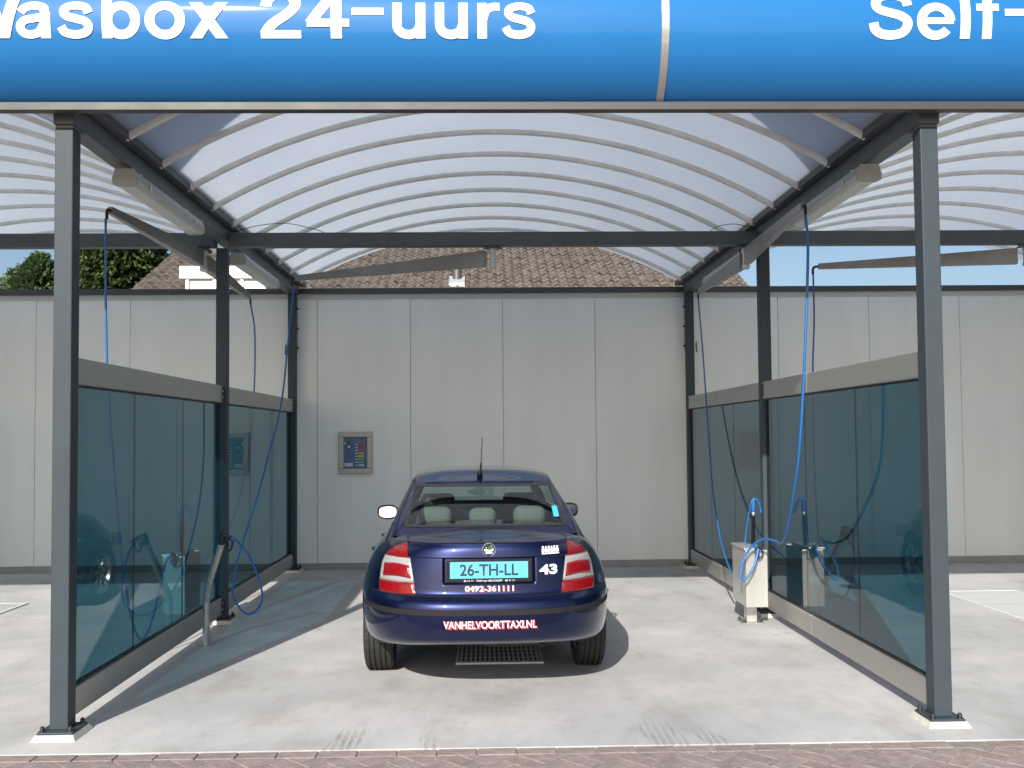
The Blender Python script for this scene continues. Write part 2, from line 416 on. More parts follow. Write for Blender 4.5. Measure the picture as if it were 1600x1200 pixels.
# arched ribs and opal sheets
SPAN = BAY-.24; ZE, ZC = 3.66, 4.31
sag = ZC-ZE; RR = (SPAN*SPAN/4+sag*sag)/(2*sag); TH = math.asin(SPAN/2/RR)
def arc(r_, n, th=TH): return [(r_*math.sin(-th+2*th*i/n), r_*math.cos(-th+2*th*i/n)-RR+ZC) for i in range(n+1)]
def arch_strip(r0_, r1_, y0, y1, n, th=TH, bev=0):
    m_ = MB(); rows = []
    for (x0, z0), (x1, z1) in zip(arc(r0_, n, th), arc(r1_, n, th)):
        if bev:
            ux, uz = (x1-x0), (z1-z0); L = math.hypot(ux, uz); ux /= L; uz /= L
            rows.append([(x0, y0+bev, z0), (x0, y1-bev, z0), (x0+ux*bev, y1, z0+uz*bev), (x1, y1, z1), (x1, y0, z1), (x0+ux*bev, y0, z0+uz*bev), (x0, y0+bev, z0)])
        else:
            rows.append([(x0, y0, z0), (x0, y1, z0), (x1, y1, z1), (x1, y0, z1), (x0, y0, z0)])
    m_.grid(rows); q = len(rows[0])-1
    m_.f.append(tuple(range(q))); m_.f.append(tuple(len(m_.v)-2-i for i in range(q)))
    return m_
rib_me = arch_strip(RR-.034, RR+.004, -.026, .026, 40, TH*1.012, .013).mesh('roof_rib', M['rib'], recalc=True)
rib_me.shade_smooth(); rib_me.set_sharp_from_angle(angle=R(50))
RS = .6305; ribs = [6.05+RS*i for i in range(-1, 10)]
sh_me = arch_strip(RR+.006, RR+.016, .002, RS-.002, 40, TH*1.03).mesh('roof_sheet', M['roof'], recalc=True)
sh_me.shade_smooth(); sh_me.set_sharp_from_angle(angle=R(50))
for k in range(NB):
    cx = (LINES[k]+LINES[k+1])/2
    for i, y in enumerate(ribs):
        o = link('roof_rib', rib_me, can); o.location = (cx, y, 0)
        if i < len(ribs)-1:
            o = link('roof_sheet', sh_me, can); o.location = (cx, y, 0)
    o = link('roof_sheet', sh_me, can); o.location = (cx, ribs[-1], 0); o.scale.y = .45

# ================================================================== FASCIA SIGN
YC, ZCF, RF = 5.57, 4.01, .5
sign = thing('fascia_sign', 'glossy blue barrel fascia with white lettering above the bays', 'sign', (0, YC, 0))
def fp(phi, r_=RF): return (-r_*math.cos(phi), ZCF+r_*math.sin(phi))
PH0, PH1 = R(-58), R(100)
def fascia_seg(x0, x1):
    m_ = MB(); prof = [fp(lerp(PH0, PH1, i/40)) for i in range(41)]
    m_.grid([[(x0, y, z), (x1, y, z)] for y, z in prof], flip=True)
    return m_.build('fascia_panel', M['fascia'], sign, smooth=True)
seams = [-12.6, -10.2, -4.6, 1.025, 6.65, 12.9]
for a, b_ in zip(seams, seams[1:]): fascia_seg(a+.004, b_-.004)
for x in seams:
    m_ = MB(); hw = .021
    prof = [(fp(lerp(PH0, PH1, i/40)), fp(lerp(PH0, PH1, i/40), RF+.006)) for i in range(41)]
    m_.grid([[(x-hw, a[0], a[1]), (x-hw, c[0], c[1]), (x+hw, c[0], c[1]), (x+hw, a[0], a[1])] for a, c in prof], flip=True)
    m_.build('joint_strip', M['alu'], sign, recalc=True, auto=40)
yb, zb = fp(PH0)
m_ = MB(); m_.box(seams[0], seams[-1], yb-.04, yb+.02, 3.542, zb+.004); m_.build('bottom_trim', mat('trim_grey', (.054, .052, .051), .5, metal=.2, var=.06), sign, bevel=.004)
m_ = MB(); m_.box(seams[0], seams[-1], .09, .1, 3.70, fp(PH1)[1]); m_.build('back_sheet', M['steel_dark'], sign)
m_ = MB(); m_.prism([(yb+.021, 3.58), (.09, 3.705), (.09, 3.712), (yb+.021, 3.587)], seams[0], seams[-1], 'x'); m_.build('soffit', M['steel_dark'], sign)
def on_fascia(x0, zbase):
    ph = math.asin((zbase-ZCF)/RF)
    def fn(x, y):
        yy, zz = fp(ph+y/RF, RF+.0035); return Vector((x0+x, yy, zz))
    return fn
def ell(cx, cy, rx, ry, a0, a1, n=20): return [(cx+rx*math.cos(R(lerp(a0, a1, k/n))), cy+ry*math.sin(R(lerp(a0, a1, k/n)))) for k in range(n+1)]
def spl2(pts, n=6): return [(p.x, p.y) for p in spline([(a, c, 0) for a, c in pts], n)]
def lin(p, q, n=10): return [(lerp(p[0], q[0], k/n), lerp(p[1], q[1], k/n)) for k in range(n+1)]
GW = .135
GLY = {   # advance, strokes: (centre line, stroke width or 'x' for a slanted bar with level ends)
 'a': (.556, [(lin((.43, 0), (.43, .37)), GW), (spl2([(.43, .36), (.405, .445), (.285, .478), (.165, .445), (.105, .375)]), .12), (spl2([(.40, .30), (.29, .285), (.15, .25), (.098, .16), (.14, .075), (.235, .052), (.34, .085), (.41, .19)]), .115)]),
 's': (.556, [(spl2([(.455, .365), (.41, .45), (.285, .478), (.155, .445), (.125, .375), (.175, .312), (.29, .278), (.405, .24), (.452, .165), (.41, .085), (.28, .052), (.14, .082), (.085, .165)]), .118)]),
 'b': (.611, [(lin((.1375, 0), (.1375, .72), 16), GW), (ell(.335, .265, .187, .213, 0, 360, 36), .13)]),
 'o': (.611, [(ell(.305, .265, .205, .215, 0, 360, 36), .132)]),
 'x': (.556, [(lin((.105, .53), (.455, 0)), 'x'), (lin((.455, .53), (.105, 0)), 'x')]),
 '2': (.556, [(spl2([(.10, .47), (.125, .575), (.21, .65), (.30, .655), (.405, .62), (.448, .53), (.42, .435), (.33, .335), (.20, .225), (.125, .13), (.105, .06)]), .13), (lin((.04, .0575), (.515, .0575)), .115)]),
 '4': (.556, [(lin((.375, 0), (.375, .715), 16), .13), (lin((.03, .2225), (.53, .2225)), .115), (lin((.085, .25), (.355, .70)), 'y')]),
 '-': (.333, [(lin((.04, .395), (.295, .395)), .105)]),
 'u': (.611, [(lin((.475, 0), (.475, .53)), GW), (lin((.1375, .53), (.1375, .2), 6)+ell(.30, .19, .1625, .135, 180, 360, 14)[1:], .13)]),
 'r': (.389, [(lin((.1375, 0), (.1375, .53)), GW), (spl2([(.15, .28), (.185, .40), (.27, .462), (.385, .468)]), .125)]),
 'S': (.667, [(spl2([(.565, .50), (.535, .595), (.44, .652), (.325, .662), (.19, .635), (.125, .535), (.165, .445), (.30, .392), (.455, .345), (.55, .27), (.555, .18), (.49, .09), (.345, .055), (.20, .075), (.115, .14), (.09, .235)]), .13)]),
 'e': (.556, [(ell(.285, .265, .2, .215, 0, 322, 34), .128), (lin((.11, .2625), (.53, .2625)), .095)]),
 'l': (.278, [(lin((.1375, 0), (.1375, .72), 16), GW)]),
 'f': (.333, [(lin((.165, 0), (.165, .54), 12)+spl2([(.165, .54), (.185, .63), (.25, .662), (.335, .664)])[1:], .13), (lin((.015, .475), (.325, .475)), .11)]),
 'W': (.944, [(lin((.075, .72), (.255, 0), 14), 'x'), (lin((.255, 0), (.47, .72), 14), 'x'), (lin((.47, .72), (.69, 0), 14), 'x'), (lin((.69, 0), (.87, .72), 14), 'x')])}
def put_word(word, x0, x1, zbase=3.878, em=.365):
    adv = sum(GLY[c][0] for c in word)
    k = (x1-x0)/((adv-.075)*em); pen = -.0375; layer = 0
    for c in word:
        b = MB()
        for path, wdt in GLY[c][1]:
            layer += 1; rows = []; rr = RF+.0032+.0005*(layer % 5)
            for q, (px, py) in enumerate(path):
                a, e = path[max(q-1, 0)], path[min(q+1, len(path)-1)]
                if wdt in ('x', 'y'): ox, oy = (.083 if wdt == 'x' else .075), 0
                else:
                    tx, ty = e[0]-a[0], e[1]-a[1]
                    if path[0] == path[-1] and q in (0, len(path)-1): tx, ty = path[1][0]-path[-2][0], path[1][1]-path[-2][1]
                    L = math.hypot(tx, ty); ox, oy = ty/L*wdt/2, -tx/L*wdt/2
                row = []
                for f_ in (-1, -.33, .33, 1):
                    X = x0+(pen+px+ox*f_)*em*k; Yv = (py+oy*f_)*em
                    ph = math.asin((zbase-ZCF)/RF)+Yv/RF; y_, z_ = fp(ph, rr); row.append((X, y_, z_))
                rows.append(row)
            b.grid(rows)
        pen += GLY[c][0]
        b.build('letter', M['letter'], sign)
put_word('W', -2.865, -2.52)
put_word('asbox', -2.537, -1.394)
put_word('24', -1.209, -.728)
put_word('-', -.71, -.534)
put_word('uurs', -.499, .304)
put_word('Self', 2.165, 2.881)
put_word('-', 2.925, 3.10)

# ================================================================== GLASS SCREENS
msil = mat('dark_silicone', (.01, .012, .013), .5)
SG = 'tinted glass screens between the bays'
def screen(x, y0, y1, label, npane):
    t = thing('glass_screen', label, 'glass screen', (x, y0, 0), 0, SG)
    L = y1-y0
    for nm, z0, z1 in (('top_rail', 2.005, 2.165), ('bottom_rail', .075, .235)):
        sp = L*.62 if y0 < 7 else L*.5
        b = MB(); b.box(-.045, .02, .0, sp-.001, z0, z1); r_ = b.build(nm, M['alu'], t, bevel=.006)
        b = MB(); b.box(-.045, .02, sp+.001, L, z0, z1); b.build(nm, M['alu'], t, bevel=.006)
        b = MB(); b.box(-.049, .024, L-.045, L-.004, z0+.02, z1-.02); b.build('end_bracket', M['steel'], t, bevel=.003)
        for zz in (z0+.05, z1-.05):
            b = MB(); b.lathe([(0, .006), (.008, .005), (.011, 0)], 8, Matrix.Translation((.024, L-.024, zz)) @ Matrix.Rotation(R(90), 4, 'Y')); b.build('screw', M['stainless'], t)
    w_ = L/npane
    for k in range(npane):
        b = MB(); b.box(-.017, -.009, k*w_+.003, (k+1)*w_-.003, .236, 2.004); b.build('glass_pane', M['teal'], t)
        if k: 
            b = MB(); b.box(-.0175, -.0085, k*w_-.0029, k*w_+.0029, .236, 2.004); b.build('pane_joint', msil, t)
    b = MB(); b.box(-.03, .004, .0, L, .2351, .247); b.build('pane_gasket', msil, t)
    b = MB(); b.box(-.03, .004, .0, L, 1.993, 2.0049); b.build('pane_gasket', msil, t)
screen(XL, YF+PW+.001, YM-.001, 'teal glass screen from front post to the post by the bent pipe', 3)
screen(XL, YM+.101, YB-.001, 'teal glass screen behind the bent pipe, ending at the wall', 3)
screen(XR, YF+PW+.001, YM-.001, 'teal glass screen from front post to the post by the steel box', 3)
screen(XR, YM+.101, YB-.001, 'teal glass screen behind the steel box, ending at the wall', 3)
for sx_, side_ in ((XL-BAY, 'bent pipe'), (XR+BAY, 'steel box')):      # next row on either side, unseen, added to shade the side bays
    screen(sx_, YF+PW+.001, YM-.001, 'added unseen front teal glass screen one bay beyond the '+side_, 3)
    screen(sx_, YM+.101, YB-.001, 'added unseen rear teal glass screen one bay beyond the '+side_, 3)

# ================================================================== STRIP LIGHTS
mdif = mat('lamp_diffuser', (.62, .63, .6), .3, var=.06, vscale=4); bn(mdif.node_tree).inputs['Transmission Weight'].default_value = .25
def strip_light(x, y, label, L=1.5):
    t = thing('strip_light', label, 'light', (x, y, 3.36), 0, 'strip lights under the canopy beams')
    b = MB(); b.prism([(-.078, .045), (-.06, .105), (.06, .105), (.078, .045)], 0, L); b.build('housing', M['lamp_housing'], t, bevel=.006)
    b = MB(); b.prism([(-.076, .0445), (.076, .0445), (.07, .012), (.05, 0), (-.05, 0), (-.07, .012)], .006, L-.006); b.build('diffuser', mdif, t, bevel=.004)
    for yy in (-.004, L-.021):
        b = MB(); b.prism([(-.081, .047), (.081, .047), (.075, .008), (.052, -.004), (-.052, -.004), (-.075, .008)], yy, yy+.025); b.build('end_cap', M['lamp_housing'], t, bevel=.003)
    for yy in (.25, L-.25):
        b = MB(); b.box(-.02, .02, yy-.02, yy+.02, .105, .14); b.build('hanger', M['stainless'], t)
        for sx_ in (-1, 1):
            b = MB(); b.box(sx_*.0815-.004, sx_*.0815+.004, yy-.012, yy+.012, .028, .062); b.build('clip', M['stainless'], t)
strip_light(XL+.05, 6.17, 'grey strip light under the beam in front of the bent pipe')
strip_light(XL+.05, 9.0, 'grey strip light under the beam behind the bent pipe')
strip_light(XR-.06, 6.1, 'grey strip light under the beam in front of the steel box')
strip_light(XR-.06, 9.0, 'grey strip light under the beam behind the steel box')

# ================================================================== SWING BOOMS
def boom(px, py, pz, tx, ty, label, group='swing booms carrying the wash hoses', drop=.0):
    d = Vector((tx-px, ty-py, 0)); L = d.length; a = math.atan2(d.y, d.x)
    t = thing('hose_boom', label, 'boom', (px, py, pz), a, group)
    # tapering folded sheet arm, along local +x
    b = MB(); n = 2
    for xx, h0, h1, w_ in ((.08, -.075, .075, .035), (L*.55, -.05, .05, .028), (L-.02, -.028, .028, .018)):
        b.v += [(xx, -w_, h0-drop*xx/L), (xx, w_, h0-drop*xx/L), (xx, w_, h1-drop*xx/L), (xx, -w_, h1-drop*xx/L)]
    for k in range(2):
        for j in range(4): b.f.append((k*4+j, k*4+(j+1) % 4, k*4+4+(j+1) % 4, k*4+4+j))
    b.f += [(3, 2, 1, 0), (8, 9, 10, 11)]
    b.build('arm', mat_boom, t, bevel=.004, recalc=True)
    b = MB(); b.lathe([(.0, -.095), (.035, -.095), (.035, -.06), (.028, -.055), (.028, .055), (.04, .06), (.04, .085), (0, .085)], 16); b.build('swivel', M['stainless'], t, auto=35)
    b = MB(); b.box(-.07, .07, -.06, .06, .0855, .098); b.box(-.012, .012, -.05, .05, .098, .13); b.build('bracket', M['steel_dark'], t, bevel=.003)
    b = MB(); b.tube(spline([(L-.03, 0, .0-drop), (L+.015, 0, -.004-drop), (L+.03, 0, -.03-drop), (L+.03, 0, -.075-drop)], 5), .012, 8); b.build('hose_elbow', M['black'], t, smooth=True)
    return t
mat_boom = mat('galvanised_boom', (.30, .295, .28), .45, metal=.5, var=.12, vscale=6)
boom(.097, 8.678, 3.345, -1.967, 9.755, 'grey boom hung from mid beam, pointing at the pay terminal corner')
boom(XL-.18, 8.678, 3.34, -2.70, 6.76, 'grey boom reaching forward past the post by the bent pipe')
boom(XL-.2, 8.76, 3.34, -2.645, 10.62, 'grey boom reaching back to the wall beside the post by the bent pipe', drop=.06)
boom(XR-.16, 8.678, 3.34, 2.343, 6.689, 'grey boom reaching forward past the post by the steel box')
boom(XR-.14, 8.76, 3.34, 2.515, 10.77, 'grey boom reaching back to the wall beside the post by the steel box')
boom(5.15, 8.678, 3.345, 3.33, 9.2, 'grey boom in the bay beyond the steel box, crossing the open sky')

def hose(pts, label, rad=.009, name='wash_hose', m=None):
    b = MB(); b.tube(spline(pts, 10), rad, 8); o = b.build(name, m or M['hose'], smooth=True)
    return tag(o, label, 'hose', 'hoses hanging from the booms')
hose([(-1.975, 9.762, 3.27), (-2.0, 9.7, 2.903), (-2.034, 9.45, 2.049), (-2.105, 9.2, 1.52), (-2.156, 8.9, 1.086), (-2.186, 8.55, .752), (-2.186, 8.25, .48), (-2.133, 8.05, .319), (-1.981, 7.92, .207), (-1.847, 7.85, .35), (-1.903, 7.75, .655), (-1.989, 7.68, .821), (-2.03, 7.63, .872)],
     'blue hose looping down to the spray gun on the bent pipe')
hose([(-2.71, 6.73, 3.27), (-2.723, 6.77, 2.773), (-2.722, 6.8, 2.266), (-2.708, 6.83, 1.849), (-2.694, 6.9, 1.337), (-2.675, 6.98, .815), (-2.647, 7.1, .347), (-2.619, 7.25, .148), (-2.621, 7.5, .294), (-2.66, 7.8, .552), (-2.66, 7.95, .68), (-2.66, 8.08, .69)],
     'blue hose hanging behind the glass near the bent pipe')
hose([(-2.645, 10.65, 3.21), (-2.58, 10.58, 2.871), (-2.579, 10.55, 2.231), (-2.6, 10.4, 1.5), (-2.65, 9.9, .8), (-2.72, 9.2, .5), (-2.75, 8.7, .42)],
     'dark blue hose hanging by the wall past the bent pipe')
hose([(2.34, 6.66, 3.27), (2.368, 6.7, 3.0), (2.335, 6.72, 2.226), (2.316, 6.8, 1.621), (2.322, 6.95, 1.286), (2.366, 7.3, .902), (2.398, 7.55, .793), (2.422, 7.75, .786), (2.379, 7.9, .791), (2.329, 8.0, .748), (2.281, 8.05, .682), (2.218, 8.05, .562), (2.2, 8.03, .445), (2.24, 8.03, .434), (2.32, 8.05, .539), (2.364, 8.08, .656), (2.367, 8.095, .70)],
     'bright blue hose curling down to the steel box', rad=.0105)
hose([(2.515, 10.8, 3.27), (2.535, 10.7, 2.631), (2.526, 10.5, 1.887), (2.473, 10.1, 1.116), (2.415, 9.6, .67), (2.356, 9.2, .524), (2.298, 8.75, .413), (2.29, 8.62, .40)],
     'blue hose from the wall end of the beam to the back of the steel box')
hose([(3.303, 9.21, 3.27), (3.3, 9.2, 2.81), (3.277, 9.2, 2.331), (3.2, 9.0, 1.5), (3.05, 8.5, .7), (2.98, 8.1, .35), (3.05, 7.9, .3), (3.08, 7.78, .6), (3.02, 7.64, .87)],
     'dark blue hose in the bay beyond the steel box')

# ================================================================== BENT LANCE PIPE AND SPRAY GUN
mgal = mat('galvanised_pipe', (.42, .42, .41), .38, metal=.75, var=.22, vscale=30, bump=.15, bscale=160)
def lance_holder(x, y, label, glabel):
    t = thing('lance_holder', label, 'pipe', (x, y, 0), 0, 'bent lance pipes standing on the floor')
    b = MB(); b.tube([(0, 0, .006), (0, 0, .1), (.0, 0, .33)]+spline([(0, 0, .35), (.012, -.02, .43), (.04, -.045, .53)], 5)+[(.15, -.11, .83)], .028, 14); b.build('tube', mgal, t, auto=50)
    b = MB(); b.lathe([(0, .006), (.07, .006), (.07, 0)], 20); b.build('foot_plate', mgal, t, auto=40)
    g_ = thing('spray_gun', glabel, 'spray gun', (x+.155, y-.112, .84), 0, 'spray guns stowed in the lance pipes')
    b = MB(); b.tube([(-.012, 0, -.03), (0, 0, .02), (.012, 0, .085)], [.022, .026, .018], 10); b.tube(spline([(.0, 0, .06), (.035, 0, .055), (.075, 0, .035)], 5), [.02]*6+[.019]*5, 10); b.build('body', M['black'], g_, smooth=True)
    b = MB(); b.tube(spline([(.03, 0, .02), (.032, 0, -.03), (.05, 0, -.065), (.075, 0, -.05), (.085, 0, 0), (.078, 0, .03)], 6), .0085, 8); b.build('trigger_guard', M['black'], g_, smooth=True)
    b = MB(); b.tube([(.045, 0, .02), (.052, 0, -.035)], .006, 6); b.build('trigger', M['black'], g_, smooth=True)
    b = MB(); b.tube([(.072, 0, .037), (.09, 0, .03), (.12, .005, .012)], [.015, .014, .011], 8); b.build('hose_grip', M['hose'], g_, smooth=True)
lance_holder(-2.272, 7.72, 'bent galvanised pipe standing at the glass screen, holding a spray gun', 'black spray gun in the bent pipe at the end of the looped hose')
lance_holder(-2.272+BAY, 7.72, 'bent galvanised pipe seen dimly through glass beyond the steel box', 'black spray gun seen dimly through glass beyond the steel box')

# ================================================================== BRUSH BOX
mmatt = mat('matt_black', (.008, .008, .008), .9, spec=.1)
def brush_box(x, y, label, blabel, gl):
    t = thing('brush_box', label, 'box', (x, y, 0), 0, 'steel brush boxes at the middle posts')
    W_, D_, Z0, Z1, th = .19, .44, .17, .665, .006
    b = MB(); b.box(0, W_, 0, th, Z0, Z1); b.build('front_panel', M['stainless'], t, bevel=.003)
    b = MB(); b.box(0, W_, D_-th, D_, Z0, Z1); b.build('back_panel', M['stainless'], t, bevel=.003)
    for xx in (.0, W_-th):
        b = MB(); b.box(xx, xx+th, th+.0005, D_-th-.0005, Z0, Z1-.002); b.build('side_panel', M['stainless'], t, bevel=.002)
    b = MB(); b.box(th, W_-th, th, D_-th, Z0, Z0+th); b.build('floor_panel', M['stainless'], t)
    b = MB(); b.box(-.012, W_-.06, -.004, D_+.004, Z1+.001, Z1+.018); b.build('rim', M['stainless'], t, bevel=.003)
    b = MB(); b.box(.05, .14, .17, .27, .012, Z0-.001); b.build('pedestal', M['stainless'], t, bevel=.004)
    b = MB(); b.box(.0, .19, .12, .32, 0, .012); b.build('foot_plate', mgal, t, bevel=.002)
    for xx, yy in ((.02, .14), (.17, .14), (.02, .30), (.17, .30)):
        q = link('bolt', bo_me, t); q.location = (xx, yy, -.038)
    br = thing('wash_brush', blabel, 'brush', (x+.105, y+.15, .30), 0, 'brushes standing in the brush boxes')
    b = MB(); b.tube([(0, 0, 0), (.004, 0, .35), (.012, 0, .65)], .0165, 10); b.build('handle', mmatt, br, smooth=True)
    b = MB(); b.tube([(.012, 0, .65), (.013, 0, .69)], .011, 10); b.build('ferrule', M['stainless'], br, smooth=True)
    b = MB(); b.tube(spline([(.013, 0, .69), (.014, 0, .75), (.02, 0, .80), (.05, .0, .79), (.075, .01, .74), (.088, .02, .67)], 6), [.017]*7+[.016]*6+[.010]*18, 10); b.build('swivel_hose', M['hose'], br, smooth=True)
    b = MB(); b.tube(spline([(.0, -.01, .79), (-.03, .04, .6), (-.055, .08, .3), (-.06, .1, .02)], 6), .0065, 8); b.build('hose', M['hose'], br, smooth=True)
    b = MB(); b.box(-.05, .06, -.06, .06, -.12, -.005); b.build('bristle_head', M['black'], br, bevel=.01)
    sg = thing('spray_gun', gl, 'spray gun', (x+.09, y-.045, .655), 0, 'spray guns hooked on the brush boxes')
    b = MB(); b.tube([(0, 0, -.05), (.002, .01, .0), (.0, .03, .05)], [.016, .02, .017], 10); b.build('body', M['hose'], sg, smooth=True)
    b = MB(); b.tube([(0, .03, .05), (-.008, .035, .075)], .007, 8); b.build('nozzle', M['stainless'], sg, smooth=True)
    b = MB(); b.tube(spline([(.004, .0, .04), (.04, .0, .02), (.045, 0, -.03), (.01, 0, -.06)], 5), .007, 8); b.build('trigger_guard', M['black'], sg, smooth=True)
brush_box(2.278, 8.15, 'stainless steel box on a short pedestal holding a brush, blue hose over it', 'black handled brush with blue hose upright in the steel box', 'blue spray gun hooked on the front of the steel box')
brush_box(2.278-BAY, 8.15, 'stainless steel box seen through the glass behind the bent pipe', 'brush seen through the glass behind the bent pipe', 'blue spray gun seen through the glass behind the bent pipe')

# ================================================================== PAY TERMINALS
mpb = mat('terminal_blue', (.03, .105, .24), .3, var=.1, vscale=30)
mfr = mat('terminal_frame', (.34, .335, .32), .4, metal=.6, var=.08, vscale=12)
def terminal(x, label):
    t = thing('pay_terminal', label, 'terminal', (x, WALLY-.001, 1.215), 0, 'pay terminals on the rear wall')
    W_, H_ = .432, .535; fw_ = .068
    for a in ((0, W_, 0, fw_), (0, W_, H_-fw_, H_), (0, fw_, fw_+.0005, H_-fw_-.0005), (W_-fw_, W_, fw_+.0005, H_-fw_-.0005)):
        b = MB(); b.box(a[0], a[1], -.035, .0, a[2], a[3]); b.build('frame', mfr, t, bevel=.005)
    b = MB(); b.box(fw_, W_-fw_, -.018, -.002, fw_, H_-fw_); face = b.build('face_plate', mpb, t)
    def bit(nm, x0, x1, z0, z1, m_, d=.004):
        b = MB(); b.box(fw_+x0, fw_+x1, -.018-d, -.0181, fw_+z0, fw_+z1); b.build(nm, m_, face)
    Wi, Hi = W_-2*fw_, H_-2*fw_
    cols = [(.30, .03, .035), (.36, .04, .04), (.42, .06, .05), (.5, .28, .08), (.5, .46, .12), (.14, .3, .22), (.10, .28, .30), (.4, .46, .52)]
    for k, c in enumerate(cols):
        z = Hi*(.77-.095*k); bit('program_key', Wi*.63, Wi*.86, z-.013, z+.013, mat('key_%d_%d' % (k, int(x)), c, .4))
        bit('key_caption', Wi*.5, Wi*.6, z-.004, z+.004, M['white'], .001)
    bit('title_strip', Wi*.5, Wi*.88, Hi*.845, Hi*.87, mat('title', (.1, .3, .25), .4), .001)
    bit('divider', Wi*.42, Wi*.43, .02, Hi-.02, mat('div', (.06, .16, .3), .4), .001)
    bit('label_plate', Wi*.03, Wi*.38, Hi*.07, Hi*.18, mat('plate_white', (.45, .5, .55), .4), .001)
    bit('coin_slot', Wi*.2, Wi*.24, Hi*.5, Hi*.62, M['black'], .002)
    bit('coin_button', Wi*.02, Wi*.08, Hi*.78, Hi*.83, M['white'], .004)
    b = MB(); b.lathe([(0, .012), (.012, .011), (.014, 0)], 14, Matrix.Translation((fw_+Wi*.22, -.0182, fw_+Hi*.69)) @ Matrix.Rotation(R(90), 4, 'X')); b.build('lock', M['stainless'], face, auto=40)
    b = MB(); b.lathe([(0, .006), (.014, .005), (.015, 0)], 14, Matrix.Translation((fw_+Wi*.2, -.0182, fw_+Hi*.82)) @ Matrix.Rotation(R(90), 4, 'X')); b.build('key_switch', M['black'], face, auto=40)
terminal(-1.853, 'blue faced pay terminal in a steel frame on the wall behind the car')
terminal(-1.853+BAY, 'blue faced pay terminal seen dimly through glass behind the steel box')

# ================================================================== FLOOR GRATES
mgr = mat('galvanised_grating', (.66, .67, .67), .6, metal=0, var=.1, vscale=9)
def grate(x0, x1, y0, y1, label):
    t = thing('floor_grate', label, 'grate', (x0, y0, 0), 0, 'drain gratings in the bay floors')
    W_, D_ = x1-x0, y1-y0
    b = MB(); b.box(.02, W_-.02, .02, D_-.02, .002, .004); b.build('pit', M['black'], t)
    for a in ((0, W_, 0, .02), (0, W_, D_-.02, D_), (0, .02, .02, D_-.02), (W_-.02, W_, .02, D_-.02)):
        b = MB(); b.box(a[0], a[1], a[2], a[3], .001, .014); b.build('rim', mgr, t)
    n = int((W_-.04)/.034); bm_ = MB(); bm_.box(-.0098, .0098, .02, D_-.02, .0045, .0135); me = bm_.mesh('bar', mgr)
    for k in range(n):
        o = link('bar', me, t); o.location = (.02+(W_-.04)*(k+.5)/n, 0, 0)
    m2 = int(D_/.12); cm = MB(); cm.box(.02, W_-.02, -.002, .002, .005, .009); me = cm.mesh('cross_rod', mgr)
    for k in range(m2):
        o = link('cross_rod', me, t); o.location = (0, D_*(k+.5)/m2, 0)
grate(-.22, .43, 6.95, 7.95, 'steel drain grating in the floor beneath the car')
grate(4.78, 5.6, 8.05, 9.8, 'steel drain grating in the bay beyond the steel box')
grate(-5.35, -4.68, 8.6, 9.75, 'steel drain grating in the bay beyond the bent pipe')

# ================================================================== CONDUITS, CABLES
mcon = mat('grey_conduit', (.33, .34, .34), .5)
for x, sx_, lb in ((XL, 1, 'thin grey conduit clipped to the back post nearest the pay terminal'), (XR, -1, 'thin grey conduit clipped to the back post nearest the steel box')):
    t = thing('conduit', lb, 'conduit', (x+sx_*.07, YB+.03, 2.75), 0, 'conduits on the back posts')
    b = MB(); b.tube([(0, 0, 0), (0, 0, .72)], .009, 8); b.build('pipe', mcon, t, smooth=True)
    for z in (.05, .30, .55):
        b = MB(); b.box(-.016, .016, -.014, .014, z, z+.02); b.build('clip', M['black'], t)
    b = MB(); b.tube(spline([(-sx_*.145, 0, .1), (-sx_*.145, -.005, .02), (-sx_*.16, -.01, -.02), (-sx_*.15, 0, .12)], 5), .005, 6); b.build('cable_tail', M['black'], t)
def cable(pts, label):
    b = MB(); b.tube(spline(pts, 8), .0032, 6); tag(b.build('power_cable', M['black'], smooth=True), label, 'cable', 'loose power cables on the mid beam')
cable([(XL+.1, 8.67, 3.60), (XL+.35, 8.67, 3.66), (XL+.6, 8.67, 3.675), (XL+.85, 8.67, 3.62), (XL+.95, 8.67, 3.586)], 'thin black cable arching over the mid beam towards the bent pipe')
cable([(XR-.12, 8.67, 3.62), (XR-.25, 8.67, 3.655), (XR-.4, 8.67, 3.64), (XR-.5, 8.67, 3.587)], 'thin black cable arching over the mid beam towards the steel box')

# ================================================================== CAR
mpaint = mat('dark_blue_metallic', (.0058, .0125, .060), .36, metal=.8, coat=1.0)
bn(mpaint.node_tree).inputs['Coat IOR'].default_value = 1.4
mtrim = mat('dark_grey_plastic', (.016, .015, .018), .7, var=.1, vscale=20, spec=.2)
mgap = mat('panel_gap', (.003, .003, .004), .8)
mred = mat('red_lens', (.19, .0025, .005), .12, coat=.8, bump=.5, bscale=70)
mclear = mat('clear_lens', (.45, .43, .43), .12, metal=.35, coat=.8, bump=.5, bscale=70)
mchrome = mat('chrome', (.8, .8, .8), .08, metal=1)
mtyre = mat('tyre_rubber', (.022, .022, .022), .75, var=.3, vscale=25, bump=.4, bscale=60)
mrim = mat('alloy_rim', (.4, .4, .42), .3, metal=.9)
mseat = mat('grey_upholstery', (.12, .125, .115), .85, var=.08, vscale=30)
mdash = mat('black_interior', (.015, .015, .016), .7)
mmir = mat('mirror_glass', (.85, .87, .88), .02, metal=1)
CARX, CARY, CARR = .028, 5.845, R(1.8)
car = thing('car', 'dark blue sedan taxi with light blue plate parked tail out in the bay', 'car', (CARX, CARY, 0), CARR)

